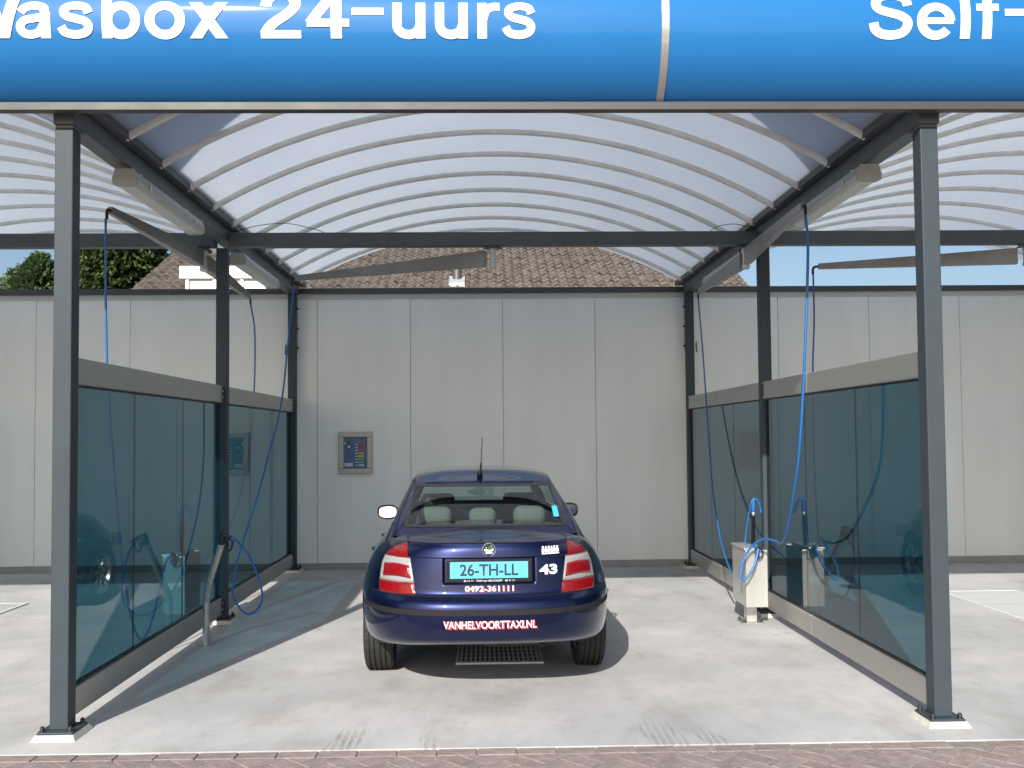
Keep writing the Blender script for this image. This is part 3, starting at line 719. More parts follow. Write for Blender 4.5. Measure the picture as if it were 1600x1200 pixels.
# --- lower body: horizontal slices (z: rear y, half width)
ZS = [.19, .225, .26, .30, .335, .355, .38, .41, .46, .52, .555, .58, .605, .63, .652, .67, .692, .72, .76, .80, .85, .88, .905, .93, .955, .975, .992]
TR = [(.19, 1.25), (.26, .5), (.30, .13), (.335, .072), (.355, .05), (.38, .033), (.41, .021), (.46, .010), (.52, .003), (.56, .0), (.605, .0), (.63, .006), (.652, .022), (.67, .054), (.692, .074), (.75, .08), (.85, .088), (.905, .093), (.955, .1), (.992, .112)]
TW = [(.19, .74), (.26, .80), (.30, .82), (.37, .845), (.46, .857), (.60, .862), (.69, .858), (.75, .848), (.80, .832), (.85, .808), (.88, .792), (.905, .775), (.93, .755), (.955, .73), (.975, .705), (.992, .675)]
TF = [(.19, 4.5), (.26, 4.68), (.37, 4.78), (.5, 4.80), (.7, 4.78), (.85, 4.72), (.992, 4.62)]
NR, LR = 3.0, 1.12
NFq, LF = 2.5, 1.15
def contour(r_, w_, f_, nr=NR, lr=LR, nf=NFq, lf=LF, cr=26, cs=34, cf=18):
    def qa(n, N=160):
        pts = []
        for i in range(N+1):
            a = math.pi/2*i/N
            pts.append((math.sin(a)**(2/n), 1-math.cos(a)**(2/n)))
        return pts
    def resample(pts, k):
        d = [0]
        for (x0, y0), (x1, y1) in zip(pts, pts[1:]): d.append(d[-1]+math.hypot(x1-x0, y1-y0))
        out = []; j = 0
        for i in range(k+1):
            t_ = d[-1]*i/k
            while j < len(d)-2 and d[j+1] < t_: j += 1
            u = (t_-d[j])/(d[j+1]-d[j]) if d[j+1] > d[j] else 0
            out.append((lerp(pts[j][0], pts[j+1][0], u), lerp(pts[j][1], pts[j+1][1], u)))
        return out
    A = resample([(x*w_, r_+y*lr) for x, y in qa(nr)], cr)
    Bq = resample([(x*w_, f_-y*lf) for x, y in qa(nf)], cf)[::-1]
    S = [(w_, lerp(r_+lr, f_-lf, i/cs)) for i in range(1, cs)]
    return A+S+Bq
def hoodz(y, z):
    g = 1.0
    if y > 3.15: g = 1-.36*((y-3.15)/1.65)**1.5
    return .3+(z-.3)*g if z > .3 else z
def rear_y(x, z):
    w_ = interp(TW, z); q = min(.9999, abs(x)/w_)
    return interp(TR, z)+LR*(1-(1-q**NR)**(1/NR))
body = MB(); rows = []
slices = []
for z in ZS:
    c = contour(interp(TR, z), interp(TW, z), interp(TF, z))
    def lift(x, y):      # the bumper's lower edge arches up towards the middle
        if z > .45 or y > 1.2: return 0
        t1 = min(1, max(0, (.45-z)/.15)); t2 = 1-min(1, max(0, (y-.35)/.75))
        return .062*max(0, 1-(abs(x)/.80)**3)*t1*t2
    slices.append([(x, y, hoodz(y, z)+lift(x, y)) for x, y in c])
full = [[(-x, y, z) for x, y, z in sl_[::-1]][:-1]+sl_ for sl_ in slices]
NC = len(full[0])
i0 = 0
for r_ in full: body.v += r_
WH = .312; AX = (1.085, 3.885)
LIDX = .525
def skip(cx, cy, cz):
    for ax in AX:
        if (cy-ax)**2+(cz-WH)**2 < .345**2 and abs(cx) > .6: return True
    if cy < .35 and abs(cx) < LIDX+.004 and .687 < cz: return True
    return False
for a in range(len(full)-1):
    for b_ in range(NC-1):
        ids = (a*NC+b_, a*NC+b_+1, (a+1)*NC+b_+1, (a+1)*NC+b_)
        c = [sum(body.v[i][k] for i in ids)/4 for k in range(3)]
        if not skip(*c): body.f.append(ids)
# deck (boot top and bonnet) rows spanning the top contour
top = slices[-1]
def deck_h(y, j):
    e = max(0, 1-(j*j))
    k = min(1, max(0, (y-.10)/.30))
    return .052*e**.8*k if y < 2 else .03*e
for lo, hi in ((.0, 1.3), (3.15, 5)):
    rows = []
    for (x, y, z) in top:
        if lo <= y <= hi: rows.append([(x*j, y, z+deck_h(y, j)) for j in [math.sin(math.pi/2*q/12) for q in range(-12, 13)]])
    body.grid(rows)
# floor pan
und = slices[0]
body.grid([[(x*j, y, z) for j in (-1, -.4, .4, 1)] for x, y, z in und], flip=True)
# --- greenhouse surface S(u,v)
GV = [(0, .50, .705, 3.62), (.15, .60, .682, 3.50), (.5, .885, .628, 3.17), (.85, 1.175, .562, 2.84), (1, 1.29, .530, 2.70)]
def ztop(y): return smooth_interp([(1.2, 1.338), (1.7, 1.375), (2.35, 1.378), (2.8, 1.335)], y)
_gc = {}
def gcon(v):
    k = round(v, 4)
    if k not in _gc:
        r_ = interp([(g_[0], g_[1]) for g_ in GV], v); w_ = interp([(g_[0], g_[2]) for g_ in GV], v); f_ = interp([(g_[0], g_[3]) for g_ in GV], v)
        _gc[k] = contour(r_, w_, f_, nr=4.2, lr=.34, nf=3.4, lf=.42, cr=20, cs=30, cf=20)
    return _gc[k]
def S(u, v, off=0):      # u 0..70 along half contour
    c = gcon(v); i = min(int(u), len(c)-2); t_ = u-i
    x = lerp(c[i][0], c[i+1][0], t_); y = lerp(c[i][1], c[i+1][1], t_)
    z0 = .955; z = z0+(ztop(y)-z0)*v+.012*math.sin(math.pi*v)
    return Vector((x, y, z))
def u_at_x(v, x):        # rear part: u where contour reaches x
    c = gcon(v)
    for i in range(len(c)-1):
        if c[i+1][0] >= x: return i+(x-c[i][0])/(c[i+1][0]-c[i][0])
    return 20
def u_at_y(v, y):
    c = gcon(v)
    for i in range(8, len(c)-1):
        if c[i+1][1] >= y: return i+(y-c[i][1])/max(1e-6, c[i+1][1]-c[i][1])
    return len(c)-1
V0, V1 = .235, .945
UM = len(gcon(.5))-1
rb = lambda v: u_at_x(v, lerp(.565, .512, (v-V0)/(V1-V0)))
sd = [lambda v: u_at_y(v, lerp(1.02, 1.52, v)), lambda v: u_at_y(v, 2.02), lambda v: u_at_y(v, 2.11), lambda v: u_at_y(v, lerp(3.30, 2.62, v))]
ws = lambda v: UM-u_at_x(v, .3)*0-(UM-(UM-20+ (20-0)*0))*0-  (lambda: 20-6.5*(1-.0))()
def wsb(v):
    c = gcon(v); xw = lerp(.60, .44, v)
    for i in range(UM, 0, -1):
        if c[i-1][0] >= xw: return i-(xw-c[i][0])/(c[i-1][0]-c[i][0])
    return UM-15
def patch(mb, ua, ub, va, vb, nu, nv, mirror=True, both=False, off=0):
    for sgn in ((1, -1) if mirror else (1,)):
        rows = []
        for i in range(nv+1):
            v = lerp(va, vb, i/nv); a = ua(v) if callable(ua) else ua; b_ = ub(v) if callable(ub) else ub
            row = []
            for j in range(nu+1):
                p = S(lerp(a, b_, j/nu), v); row.append((sgn*p.x, p.y, p.z))
            rows.append(row)
        mb.grid(rows, flip=sgn < 0)
def full_patch(mb, ub, va, vb, nu, nv, front=False):
    rows = []
    for i in range(nv+1):
        v = lerp(va, vb, i/nv); e = ub(v); row = []
        for j in range(-nu, nu+1):
            u = e*abs(j)/nu if not front else UM-(UM-e)*abs(j)/nu
            p = S(u, v); row.append(((1 if j >= 0 else -1)*p.x, p.y, p.z))
        rows.append(row)
    mb.grid(rows, flip=front)
gh = MB()
patch(gh, 0, UM, 0, V0, 70, 3); patch(gh, 0, UM, V1, 1, 70, 2)
patch(gh, rb, sd[0], V0, V1, 12, 10); patch(gh, sd[1], sd[2], V0, V1, 3, 10); patch(gh, sd[3], wsb, V0, V1, 10, 10)
rows = []
tc_ = gcon(1)
for i, (x, y) in enumerate(tc_):
    p = S(i, 1) if i < UM else S(UM-1e-6, 1)
    ey = min(1, max(0, (y-1.29)/.35), max(0, (2.70-y)/.35)); ey = math.sin(math.pi/2*ey)
    rows.append([(p.x*j, p.y, p.z+.044*(1-abs(j)**3)**.8*ey) for j in [math.sin(math.pi/2*q/10) for q in range(-10, 11)]])
gh.grid(rows)
off_ = len(body.v); body.v += gh.v; body.f += [tuple(i+off_ for i in f_) for f_ in gh.f]
body.build('body', mpaint, car, merge=.0008, auto=38)
# glazing
def glaz(name, fn, m_=M['carglass'], parent=car):
    b = MB(); fn(b); o = b.build(name, m_, parent, smooth=True); return o
rw = glaz('rear_window', lambda b: full_patch(b, rb, V0, V1, 14, 10))
glaz('windscreen', lambda b: full_patch(b, wsb, V0, V1, 12, 8, front=True))
for a, c_ in ((0, 1), (2, 3)):
    for sgn in (1, -1):
        b = MB(); patch(b, sd[a], sd[c_], V0+.02, V1-.02, 8, 8, mirror=False)
        if sgn < 0: b.v = [(-x, y, z) for x, y, z in b.v]
        b.build('side_window', M['carglass'], car, smooth=True)
# black ceramic edge and seal round the rear window
b = MB()
def edge_strip(v_a, v_b, inset, side):
    pass
rows = []
for i in range(25):
    v = lerp(V0, V1, i/24); e = rb(v); row = []
    for k in (1.0, .985, .955): 
        p = S(e*k, v); row.append((p.x, p.y-.0035, p.z+.001))
    rows.append(row)
b.grid(rows, True); b.grid([[(-x, y, z) for x, y, z in r_] for r_ in rows])
for v_a, v_b in ((V0, V0+.035), (V1-.05, V1)):
    rows = []
    for j in range(-16, 17):
        row = []
        for v in (v_a, v_b):
            p = S(rb(v)*abs(j)/16, v); row.append(((1 if j >= 0 else -1)*p.x, p.y-.0035, p.z+.001))
        rows.append(row)
    b.grid(rows)
b.build('window_border', mdash, rw)
b = MB()     # heater lines
for k in range(9):
    v = lerp(V0+.1, V1-.12, k/8); pts = []
    for j in range(-10, 11):
        p = S(rb(v)*.9*abs(j)/10, v); pts.append(((1 if j >= 0 else -1)*p.x, p.y+.002, p.z))
    b.tube(pts, .0007, 3, cap=False)
b.build('heater_lines', mdash, rw)
def win_pt(x, v, o=.004):
    p = S(u_at_x(v, abs(x)), v); return Vector((math.copysign(p.x, x), p.y-o, p.z+o*.4))
b = MB(); b.grid([[win_pt(x, v) for x in (.49, .51, .53)] for v in (.36, .44, .53)], True); b.build('window_sticker', mat('sticker_blue', (.05, .42, .62), .5), rw)
# --- boot lid
LZ0, LZ1 = .682, .992
PX0, PX1, PZ0, PZ1 = .002-.285, .002+.285, .757, .910      # plate recess
def sstep(a, b_, x):
    t_ = min(1, max(0, (x-a)/(b_-a))); return t_*t_*(3-2*t_)
def lid_y(x, z):
    y = rear_y(x, z)-.004
    rec = sstep(PX0-.012, PX0+.008, x)*(1-sstep(PX1-.008, PX1+.012, x))*sstep(PZ0-.012, PZ0+.004, z)*(1-sstep(PZ1-.006, PZ1+.004, z))
    ridge = .010*sstep(.908, .916, z)*(1-.6*sstep(.97, 1.0, z))
    return y+.022*rec-ridge
LIDX = .5185
xs = sorted(set([LIDX*(q/30) for q in range(-30, 31)]+[PX0-.012, PX0-.002, PX0+.008, PX1-.008, PX1+.002, PX1+.012]))
zs = [LZ0, .688, .70, .715, .73, .745, .753, .759, .765, .769, .78, .80, .83, .86, .885, .898, .904, .908, .912, .916, .922, .935, .95, .96, .97, .98, .988, LZ1]
b = MB(); rows = [[(x, lid_y(x, z), z) for x in xs] for z in zs]
rows.insert(0, [(x, lid_y(x, LZ0)+.02, LZ0) for x in xs])
zl = zs[-1]
for dy, dz in ((.003, .008), (.012, .014), (.026, .0165), (.06, .019), (.11, .0235)):
    rows.append([(x, lid_y(x, zl)+dy, zl+dz*(1-.25*abs(x/LIDX)**2)) for x in xs])
b.grid(rows)
# continue the lid forward over the deck
def deck_z(x, y):
    best = min(top, key=lambda p: abs(p[1]-y)) if y > .3 else None
    w_ = interp([(p[1], p[0]) for p in top if p[1] < 1.4], y); j = min(1, abs(x)/w_)
    return .992+deck_h(y, j)
rows = []
for k in range(9):
    yy = lerp(.0, 1.0, k/8); row = []
    for x in xs:
        ys = lid_y(x, zl)+.11; y = lerp(ys, .53, yy); zst = zl+.0235*(1-.25*abs(x/LIDX)**2)
        row.append((x, y, max(lerp(zst, deck_z(x, y)+.004, sstep(0, .7, yy)), deck_z(x, y)+.004)))
    rows.append(row)
b.grid(rows)
sr = [(x, rear_y(x, z)+.022, z) for x, z in ()]
for sgn in (-1, 1):
    b.grid([[(sgn*LIDX, lid_y(sgn*LIDX, z), z), (sgn*LIDX, lid_y(sgn*LIDX, z)+.03, z)] for z in zs], flip=sgn > 0)
lid = b.build('boot_lid', mpaint, car, merge=.0006, auto=42)
b = MB(); b.grid([[(x, rear_y(x, z)+.03, z) for x in [lerp(-LIDX-.03, LIDX+.03, q/20) for q in range(21)]] for z in (.668, .75, .85, .95, .985)]); b.build('boot_seal', mgap, car)
for sgn in (-1, 1):      # shut line round the lid
    xg = sgn*.5225; pts = [(xg, lid_y(xg, z)+.0015, z) for z in (.684, .72, .78, .84, .90, .95, .985)]
    pts += [(xg, lid_y(xg, zl)+dy, deck_z(xg, lid_y(xg, zl)+dy)+dz) for dy, dz in ((.03, .008), (.08, .008), (.11, .007))]
    pts += [(xg, y, deck_z(xg, y)+.0035) for y in (.34, .40, .46, .53)]
    b = MB(); b.tube(pts, .0032, 6); b.build('shut_line', mgap, car, smooth=True)
# plate and holder
pcx, pz0, pz1, pw = .002, .789, .903, .265
yp = lambda x: rear_y(x, .85)+.016-.004
plate_y = lid_y(pcx, .85)
b = MB(); b.box(pcx-.272, pcx+.272, plate_y-.012, plate_y-.0, .757, .897); hold = b.build('plate_holder', mtrim, lid, bevel=.006)
b = MB(); b.box(pcx-.247, pcx+.247, plate_y-.0155, plate_y-.0125, .783, .887); b.build('number_plate', mat('plate_blue', (.11, .44, .66), .35, spec=.3), lid, bevel=.002)
mdk = mat('plate_ink', (.012, .03, .05), .6)
def flat_text(body_, x0, x1, z, size, yfn, m_, parent, name='lettering', offset=.0, cuts=(.03, 0), sans=False):
    me, wd = text_mesh(body_, size, offset=offset, width=x1-x0, cuts=cuts, sans=sans)
    o = text_obj(name, me, lambda x, y: Vector((x0+x, yfn(x0+x, z+y), z+y)), m_, parent)
    return tag(o, kind='stuff') if len(body_) > 9 else o      # small print
flat_text('26-TH-LL', pcx-.185, pcx+.185, .802, .10, lambda x, z: plate_y-.0162, mdk, lid, 'plate_number', .0022, (0, 0))
flat_text('36 11 11   TAXI van HELVOORT   48 11 11', pcx-.16, pcx+.16, .7625, .017, lambda x, z: plate_y-.0126, M['letter'], lid, 'holder_text', 0, (0, 0))
on_lid = lambda d: (lambda x, z: lid_y(x, z)-d)
mredv = mat('red_vinyl', (.5, .03, .05), .4)
flat_text('0492-361111', -.146, .160, .703, .047, on_lid(.0012), mredv, lid, offset=.0028)
flat_text('0492-361111', -.151, .155, .7055, .047, on_lid(.0024), M['letter'], lid, offset=.0005)
flat_text('43', .322, .440, .803, .080, on_lid(.0015), M['letter'], lid, offset=.003)
# pictogram: a row of small white figures over a bar
b = MB()
def disc(cx, cz, rx, rz_, n=12, d=.0015):
    i = len(b.v)
    for k in range(n):
        a = 2*math.pi*k/n; x, z = cx+rx*math.cos(a), cz+rz_*math.sin(a); b.v.append((x, lid_y(x, z)-d, z))
    b.f.append(tuple(range(i, i+n)))
for k in range(6):
    cx = .348+k*.0195
    disc(cx, .968-.002*(k % 2), .0062, .0075); disc(cx, .948, .0095, .0145)
xs2 = [.339+.118*q/6 for q in range(7)]
b.grid([[(x, lid_y(x, z)-.0015, z) for x in xs2] for z in (.926, .932)]); b.build('figure_sticker', M['letter'], lid)
# round emblem
ec = (.002, .963)
def emb(name, prof, m_, par, n=28):
    q = MB(); Mx = Matrix.Translation((ec[0], lid_y(*ec)-.001, ec[1])) @ Matrix.Rotation(R(90), 4, 'X'); q.lathe(prof, n, Mx); return q.build(name, m_, par, auto=40)
emb('emblem_ring', [(.035, 0), (.037, .004), (.041, .006), (.044, .004), (.045, 0)], mchrome, lid)
emb('emblem_field', [(.0001, .003), (.036, .003)], mat('emblem_black', (.01, .012, .012), .3), lid)
yy = lid_y(*ec)-.0048
q = MB()
def poly(pts, d=0): 
    i = len(q.v); q.v += [(ec[0]+a, yy-d, ec[1]+c_) for a, c_ in pts]; q.f.append(tuple(range(i, i+len(pts))))
poly([(-.032, -.004), (-.02, -.012), (.005, -.014), (.026, -.008), (.03, .004), (.022, .012), (.014, .002), (.0, -.002), (-.012, .004), (-.028, .006)])
poly([(-.026, -.016), (.026, -.016), (.014, -.029), (-.014, -.029)])
poly([(-.016, .018), (-.022, .012), (-.012, .010)]); poly([(.012, .026), (.02, .02), (.012, .018)])
q.build('emblem_figure', mat('emblem_silver', (.75, .76, .76), .3, metal=.3), lid)
q = MB(); poly([(-.004, .000), (.010, .004), (.008, .018), (-.008, .024), (-.004, .012)], .001); q.build('emblem_arrow', mat('emblem_green', (.01, .16, .06), .3), lid)
# bumper trim strip, lower text, gaps
def rear_band(name, z0, z1, xm, off, m_, par=car, nz=2, n=60, side=False):
    b_ = MB(); rows = []
    for i in range(nz+1):
        z = lerp(z0, z1, i/nz); row = []
        c = contour(interp(TR, z), interp(TW, z), interp(TF, z)); pts = [p for p in c if p[1] < xm]
        pts = [(-x, y) for x, y in pts[::-1]][:-1]+pts
        for k, (x, y) in enumerate(pts):
            a, e = pts[max(k-1, 0)], pts[min(k+1, len(pts)-1)]; tx, ty = e[0]-a[0], e[1]-a[1]; L = math.hypot(tx, ty)
            row.append((x+ty/L*off, y-tx/L*off, z))
        rows.append(row)
    inner = [(x, y+.006, z) for x, y, z in rows[0]]; outer = [(x, y+.006, z) for x, y, z in rows[-1]]
    b_.grid([inner]+rows+[outer]); return b_.build(name, m_, par, smooth=True, auto=40)
bump = rear_band('bumper_strip', .566, .599, .80, .0035, mtrim)
rear_band('bumper_gap', .6755, .679, .45, .002, mgap)
on_body = lambda d: (lambda x, z: rear_y(x, z)-d)
flat_text('VANHELVOORTTAXI.NL', -.280, .300, .482, .068, on_body(.0015), mredv, bump, offset=.0034)
flat_text('VANHELVOORTTAXI.NL', -.287, .293, .486, .068, on_body(.003), M['letter'], bump, offset=.0004)
# tail lights
def light_pt(sgn, t_, z, off):
    xi = interp([(.68, .462), (.80, .480), (.915, .500), (1.0, .515)], z); xo = interp([(.68, .700), (.74, .705), (.86, .690), (.91, .668), (.95, .625), (.98, .56), (.992, .53)], z)
    xi = max(xi, .0)
    x = lerp(xi, xo, t_); w_ = interp(TW, z); qv = min(.995, x/w_)
    y = interp(TR, z)+LR*(1-(1-qv**NR)**(1/NR))
    # outward normal in plan
    e = .002; q2 = min(.997, (x+e)/w_); y2 = interp(TR, z)+LR*(1-(1-q2**NR)**(1/NR)); L = math.hypot(e, y2-y)
    return (sgn*(x+(y2-y)/L*off), y-e/L*off, z)
BANDS = [('red_lens', .683, .7515, mred, .010, 0, 1), ('clear_lens', .7525, .9045, mclear, .007, 0, 1), ('red_lens', .785, .864, mred, .013, .06, .90), ('red_lens', .9055, .990, mred, .010, 0, 1)]
for sgn in (1, -1):
    b = MB(); zz = [lerp(.679, .990, k/14) for k in range(15)]
    rows = [[light_pt(sgn, lerp(-.025, 1.02, j/16), z, .0035) for j in range(17)] for z in zz]; b.grid(rows, flip=sgn < 0)
    tl = b.build('tail_light', mtrim, car, smooth=True)
    for nm, z0, z1, m_, off, ta, tb_ in BANDS:
        b = MB(); rows = []
        n = 6
        for i in range(-1, n+2):
            f_ = min(1, max(0, i/n)); z = lerp(z0, z1, f_); o_ = (.003+(.004 if ta else 0)) if i in (-1, n+1) else off*(1-.25*(2*f_-1)**4)
            rows.append([light_pt(sgn, lerp(ta, tb_, j/18), min(.9915, z)+(.010*math.sin(math.pi*j/18)-.006 if ta else 0), o_ if 0 < j < 18 else min(o_, .004+(.004 if ta else 0))) for j in range(19)])
        b.grid(rows, flip=sgn < 0); b.build(nm, m_, tl, smooth=True)
# wheel arches
def side_x(y, z):
    c = contour(interp(TR, z), interp(TW, z), interp(TF, z))
    best = None
    for (x0, y0), (x1, y1) in zip(c[10:], c[11:]):
        if y0 <= y <= y1 and y1 > y0: return lerp(x0, x1, (y-y0)/(y1-y0))
    return c[40][0]
for ax in AX:
    for sgn in (1, -1):
        b = MB(); rows = []
        for k in range(29):
            a = lerp(R(-8), R(172 if ax < 2 else 188), k/28); row = []
            for rr, o_ in ((.325, -.06), (.330, .002), (.340, .009), (.365, .0085), (.385, .002), (.392, -.006)):
                y, z = ax+rr*math.cos(a), WH+rr*math.sin(a); x = side_x(y, min(.95, max(.2, z)))
                row.append((sgn*(x+o_), y, z))
            rows.append(row)
        b.grid(rows, flip=sgn > 0); b.build('wheel_arch', mpaint, car, smooth=True)
        b = MB(); rows = []
        for k in range(25):
            a = lerp(R(0), R(168), k/24); y, z = ax+.345*math.cos(a), WH+.345*math.sin(a)
            rows.append([(sgn*.56, y, z), (sgn*(side_x(y, min(.95, max(.2, z)))-.03), y, z)])
        b.grid(rows); b.build('arch_liner', mdash, car, smooth=True)
# wheels
TY = [(.205, -.085), (.225, -.098), (.262, -.104), (.290, -.098), (.305, -.086), (.3105, -.07)]
tread = []
gx = [-.055, -.02, .02, .055]
for g_ in gx: tread += [(.3118, g_-.0065), (.302, g_-.005), (.302, g_+.005), (.3118, g_+.0065)]
prof = TY+tread+[(r_, -z) for r_, z in TY[::-1]]
tyre_me = None
for ax in AX:
    for sgn in (1, -1):
        wh = bpy.data.objects.new('wheel', None)
        Mx = Matrix.Translation((sgn*.757, ax, WH)) @ Matrix.Rotation(R(90), 4, 'Y')
        b = MB(); b.lathe([(.19, -.08), (.207, -.085), (.207, .085), (.19, .08), (.175, .05), (.175, -.05)], 32, Mx, closed=True)
        hub = b.build('wheel', mrim, car, auto=40)
        b = MB(); b.lathe(prof, 56, Mx); b.build('tyre', mtyre, hub, auto=35)
        # cross sipes of the tread as raised blocks between grooves
        blk = MB()
        for k in range(64):
            a = 2*math.pi*k/64
            for c0, c1, ph in ((-.086, -.063, .0), (-.047, -.028, .5), (-.011, .011, .2), (.028, .047, .7), (.063, .086, .3)):
                aa = a+ph*2*math.pi/64; da = .034
                i = len(blk.v)
                rr = .3145 if abs(c0) < .06 and abs(c1) < .06 else .3125
                for r_ in (.309, rr):
                    for a2, zz in ((aa-da, c0), (aa+da, c0), (aa+da, c1), (aa-da, c1)):
                        blk.v.append(tuple(Mx @ Vector((r_*math.cos(a2), r_*math.sin(a2), zz))))
                blk.f += [tuple(i+4+q_ for q_ in range(4))]+[(i+q_, i+(q_+1) % 4, i+4+(q_+1) % 4, i+4+q_) for q_ in range(4)]
        blk.build('tread', mtyre, hub, recalc=True)
        b = MB()
        for k in range(7):
            a = 2*math.pi*k/7
            for s_ in (0,):
                p0 = Mx @ Vector((.03*math.cos(a), .03*math.sin(a), sgn*.06)); p1 = Mx @ Vector((.185*math.cos(a), .185*math.sin(a), sgn*.055)); b.tube([p0, p1], [.026, .02], 8)
        b.lathe([(0, sgn*.07), (.05, sgn*.068), (.06, sgn*.03)], 20, Mx); b.build('spokes', mrim, hub, smooth=True)
        b = MB(); b.lathe([(.0, sgn*.0), (.14, sgn*.0), (.14, sgn*.02), (0, sgn*.02)], 24, Mx); b.build('brake_disc', mgal, hub, auto=40)
b = MB(); b.tube([(-.7, AX[0], WH-.03), (.7, AX[0], WH-.03)], .03, 8); b.build('rear_axle', mdash, car)
b = MB(); b.tube(spline([(.35, .26, .33), (.35, .4, .31), (.35, .8, .27), (.3, 1.4, .24)], 6), .025, 12); b.tube([(.0, .62, .29), (.5, .62, .29)], .05, 12); b.build('exhaust', mdash, car, smooth=True)
# mirrors
for sgn in (1, -1):
    b = MB(); rows = []
    for k in range(9):
        f_ = k/8; y = lerp(2.645, 2.86, f_); sc_ = math.sqrt(max(0, 1-(f_*.985)**2.2)) if k else 1
        rows.append([(sgn*(.815+.095*sc_*math.copysign(abs(math.cos(a))**.7, math.cos(a))), y, 1.005+.066*sc_*math.copysign(abs(math.sin(a))**.7, math.sin(a))) for a in [2*math.pi*q_/20 for q_ in range(21)]])
    b.grid(rows); b.tube([(sgn*.66, 2.76, .965), (sgn*.76, 2.74, .965)], .026, 8)
    mr_ = b.build('door_mirror', mpaint, car, recalc=True, auto=50)
    i = MB(); i.v = [(sgn*(.815+.088*math.copysign(abs(math.cos(a))**.7, math.cos(a))), 2.664-.0+.010*sgn*0, 1.005+.058*math.copysign(abs(math.sin(a))**.7, math.sin(a))) for a in [2*math.pi*q_/28 for q_ in range(28)]]; i.f = [tuple(range(28))]
    nrm = Vector((-.046, -.951, .305)) if sgn < 0 else Vector((-.30, -.95, -.10))      # driver's glass tipped up, towards the sun
    bz_ = MB(); bz_.v = [(sgn*(.815+.0945*math.copysign(abs(math.cos(a))**.7, math.cos(a))), 2.6475+.02*0, 1.005+.0655*math.copysign(abs(math.sin(a))**.7, math.sin(a))) for a in [2*math.pi*k_/28 for k_ in range(28)]]; bz_.f = [tuple(range(28))]
    bz_.v = [(x, y+.016, z) for x, y, z in bz_.v]; bz_.build('mirror_bezel', M['black'], mr_, recalc=True)
    gl_ = MB(); rows = []
    for q_ in range(9):      # slightly convex glass
        rows.append([])
        for a in [2*math.pi*k_/28 for k_ in range(29)]:
            dx = sgn*.076*(q_/8)*math.copysign(abs(math.cos(a))**.7, math.cos(a)); dz = .047*(q_/8)*math.copysign(abs(math.sin(a))**.7, math.sin(a))
            rows[-1].append((sgn*.815+dx, 2.648-(dx*nrm.x+dz*nrm.z)/nrm.y+(dx*dx+dz*dz)/7, 1.005+dz))
    gl_.grid(rows, flip=sgn > 0); gl_.build('mirror_glass', mmir, mr_, smooth=True, merge=.00001)
    for yd in (1.62, 2.62):
        b = MB(); b.tube(spline([(sgn*(side_x(yd, .80)+.004), yd-.09, .80), (sgn*(side_x(yd, .80)+.03), yd, .805), (sgn*(side_x(yd, .80)+.004), yd+.09, .80)], 6), .011, 8); b.build('door_handle', mpaint, car, smooth=True)
# aerial on the roof
b = MB(); b.tube(spline([(-.018, 1.40, 1.385), (-.016, 1.36, 1.40), (-.012, 1.335, 1.425)], 5), [.024, .024, .023, .022, .02, .018, .016, .014, .012, .010, .009], 10); b.tube([(-.018, 1.47, 1.378), (-.018, 1.38, 1.392)], [.014, .024], 10)
ae = b.build('aerial_base', M['black'], car, smooth=True)
b = MB(); b.tube([(-.012, 1.335, 1.425), (-.010, 1.30, 1.475)], .0075, 8); b.tube([(-.010, 1.30, 1.475), (-.002, 1.17, 1.67)], .0032, 6); b.build('aerial_rod', M['black'], ae, smooth=True)
# interior
def rounded(name, x0, x1, y0, y1, z0, z1, m_, par=car, bev=.05):
    b = MB(); b.box(x0, x1, y0, y1, z0, z1); o = b.build(name, m_, par, smooth=True)
    md = o.modifiers.new('bevel', 'BEVEL'); md.width = bev; md.segments = 5; return o
b = MB(); b.grid([[(-.64, .62, 1.004), (.64, .62, 1.004)], [(-.66, .8, 1.005), (.66, .8, 1.005)], [(-.68, 1.28, .99), (.68, 1.28, .99)]]); b.build('parcel_shelf', mtrim, car)
rounded('brake_lamp', -.13, .13, .70, .75, 1.035, 1.055, mat('brake_lamp_red', (.16, .03, .02), .4), car, .008)
rounded('rear_seat', -.62, .62, 1.28, 1.50, .45, 1.0, mseat)
for hx, w_ in ((-.36, .125), (0.0, .105), (.36, .125)):
    rounded('headrest', hx-w_, hx+w_, 1.28, 1.41, 1.0, 1.145 if hx else 1.135, mseat, car, .06)
for hx in (-.36, .36):
    rounded('front_seat', hx-.25, hx+.25, 2.30, 2.46, .45, 1.04, mdash, car, .06)
    rounded('headrest', hx-.15, hx+.15, 2.32, 2.43, 1.04, 1.185, mdash, car, .055)
b = MB(); b.box(-.66, .66, 2.9, 3.35, .70, .965); b.build('dashboard', mdash, car, bevel=.05)
b = MB(); b.box(-.7, .7, 1.0, 3.3, .24, .30); b.build('cabin_floor', mdash, car)
for sgn in (1, -1):
    b = MB(); b.box(sgn*.70-.02, sgn*.70+.02, 1.3, 3.3, .3, .93); b.build('door_lining', mdash, car)
rounded('interior_mirror', -.12, .12, 2.80, 2.83, 1.245, 1.30, mdash, car, .02)
b = MB(); b.lathe([(.17, -.012), (.182, 0), (.17, .012), (.158, 0)], 24, Matrix.Translation((-.36, 2.82, .96)) @ Matrix.Rotation(R(65), 4, 'X'), closed=True); b.build('steering_wheel', mdash, car, smooth=True)
# front: grille, headlights (out of sight, but there)
b = MB(); b.box(-.28, .28, 4.755, 4.79, .50, .63); b.build('grille', M['black'], car, bevel=.02)
for sgn in (1, -1):
    rounded('headlight', sgn*.55-.17, sgn*.55+.17, 4.40, 4.66, .52, .66, mclear, car, .04)
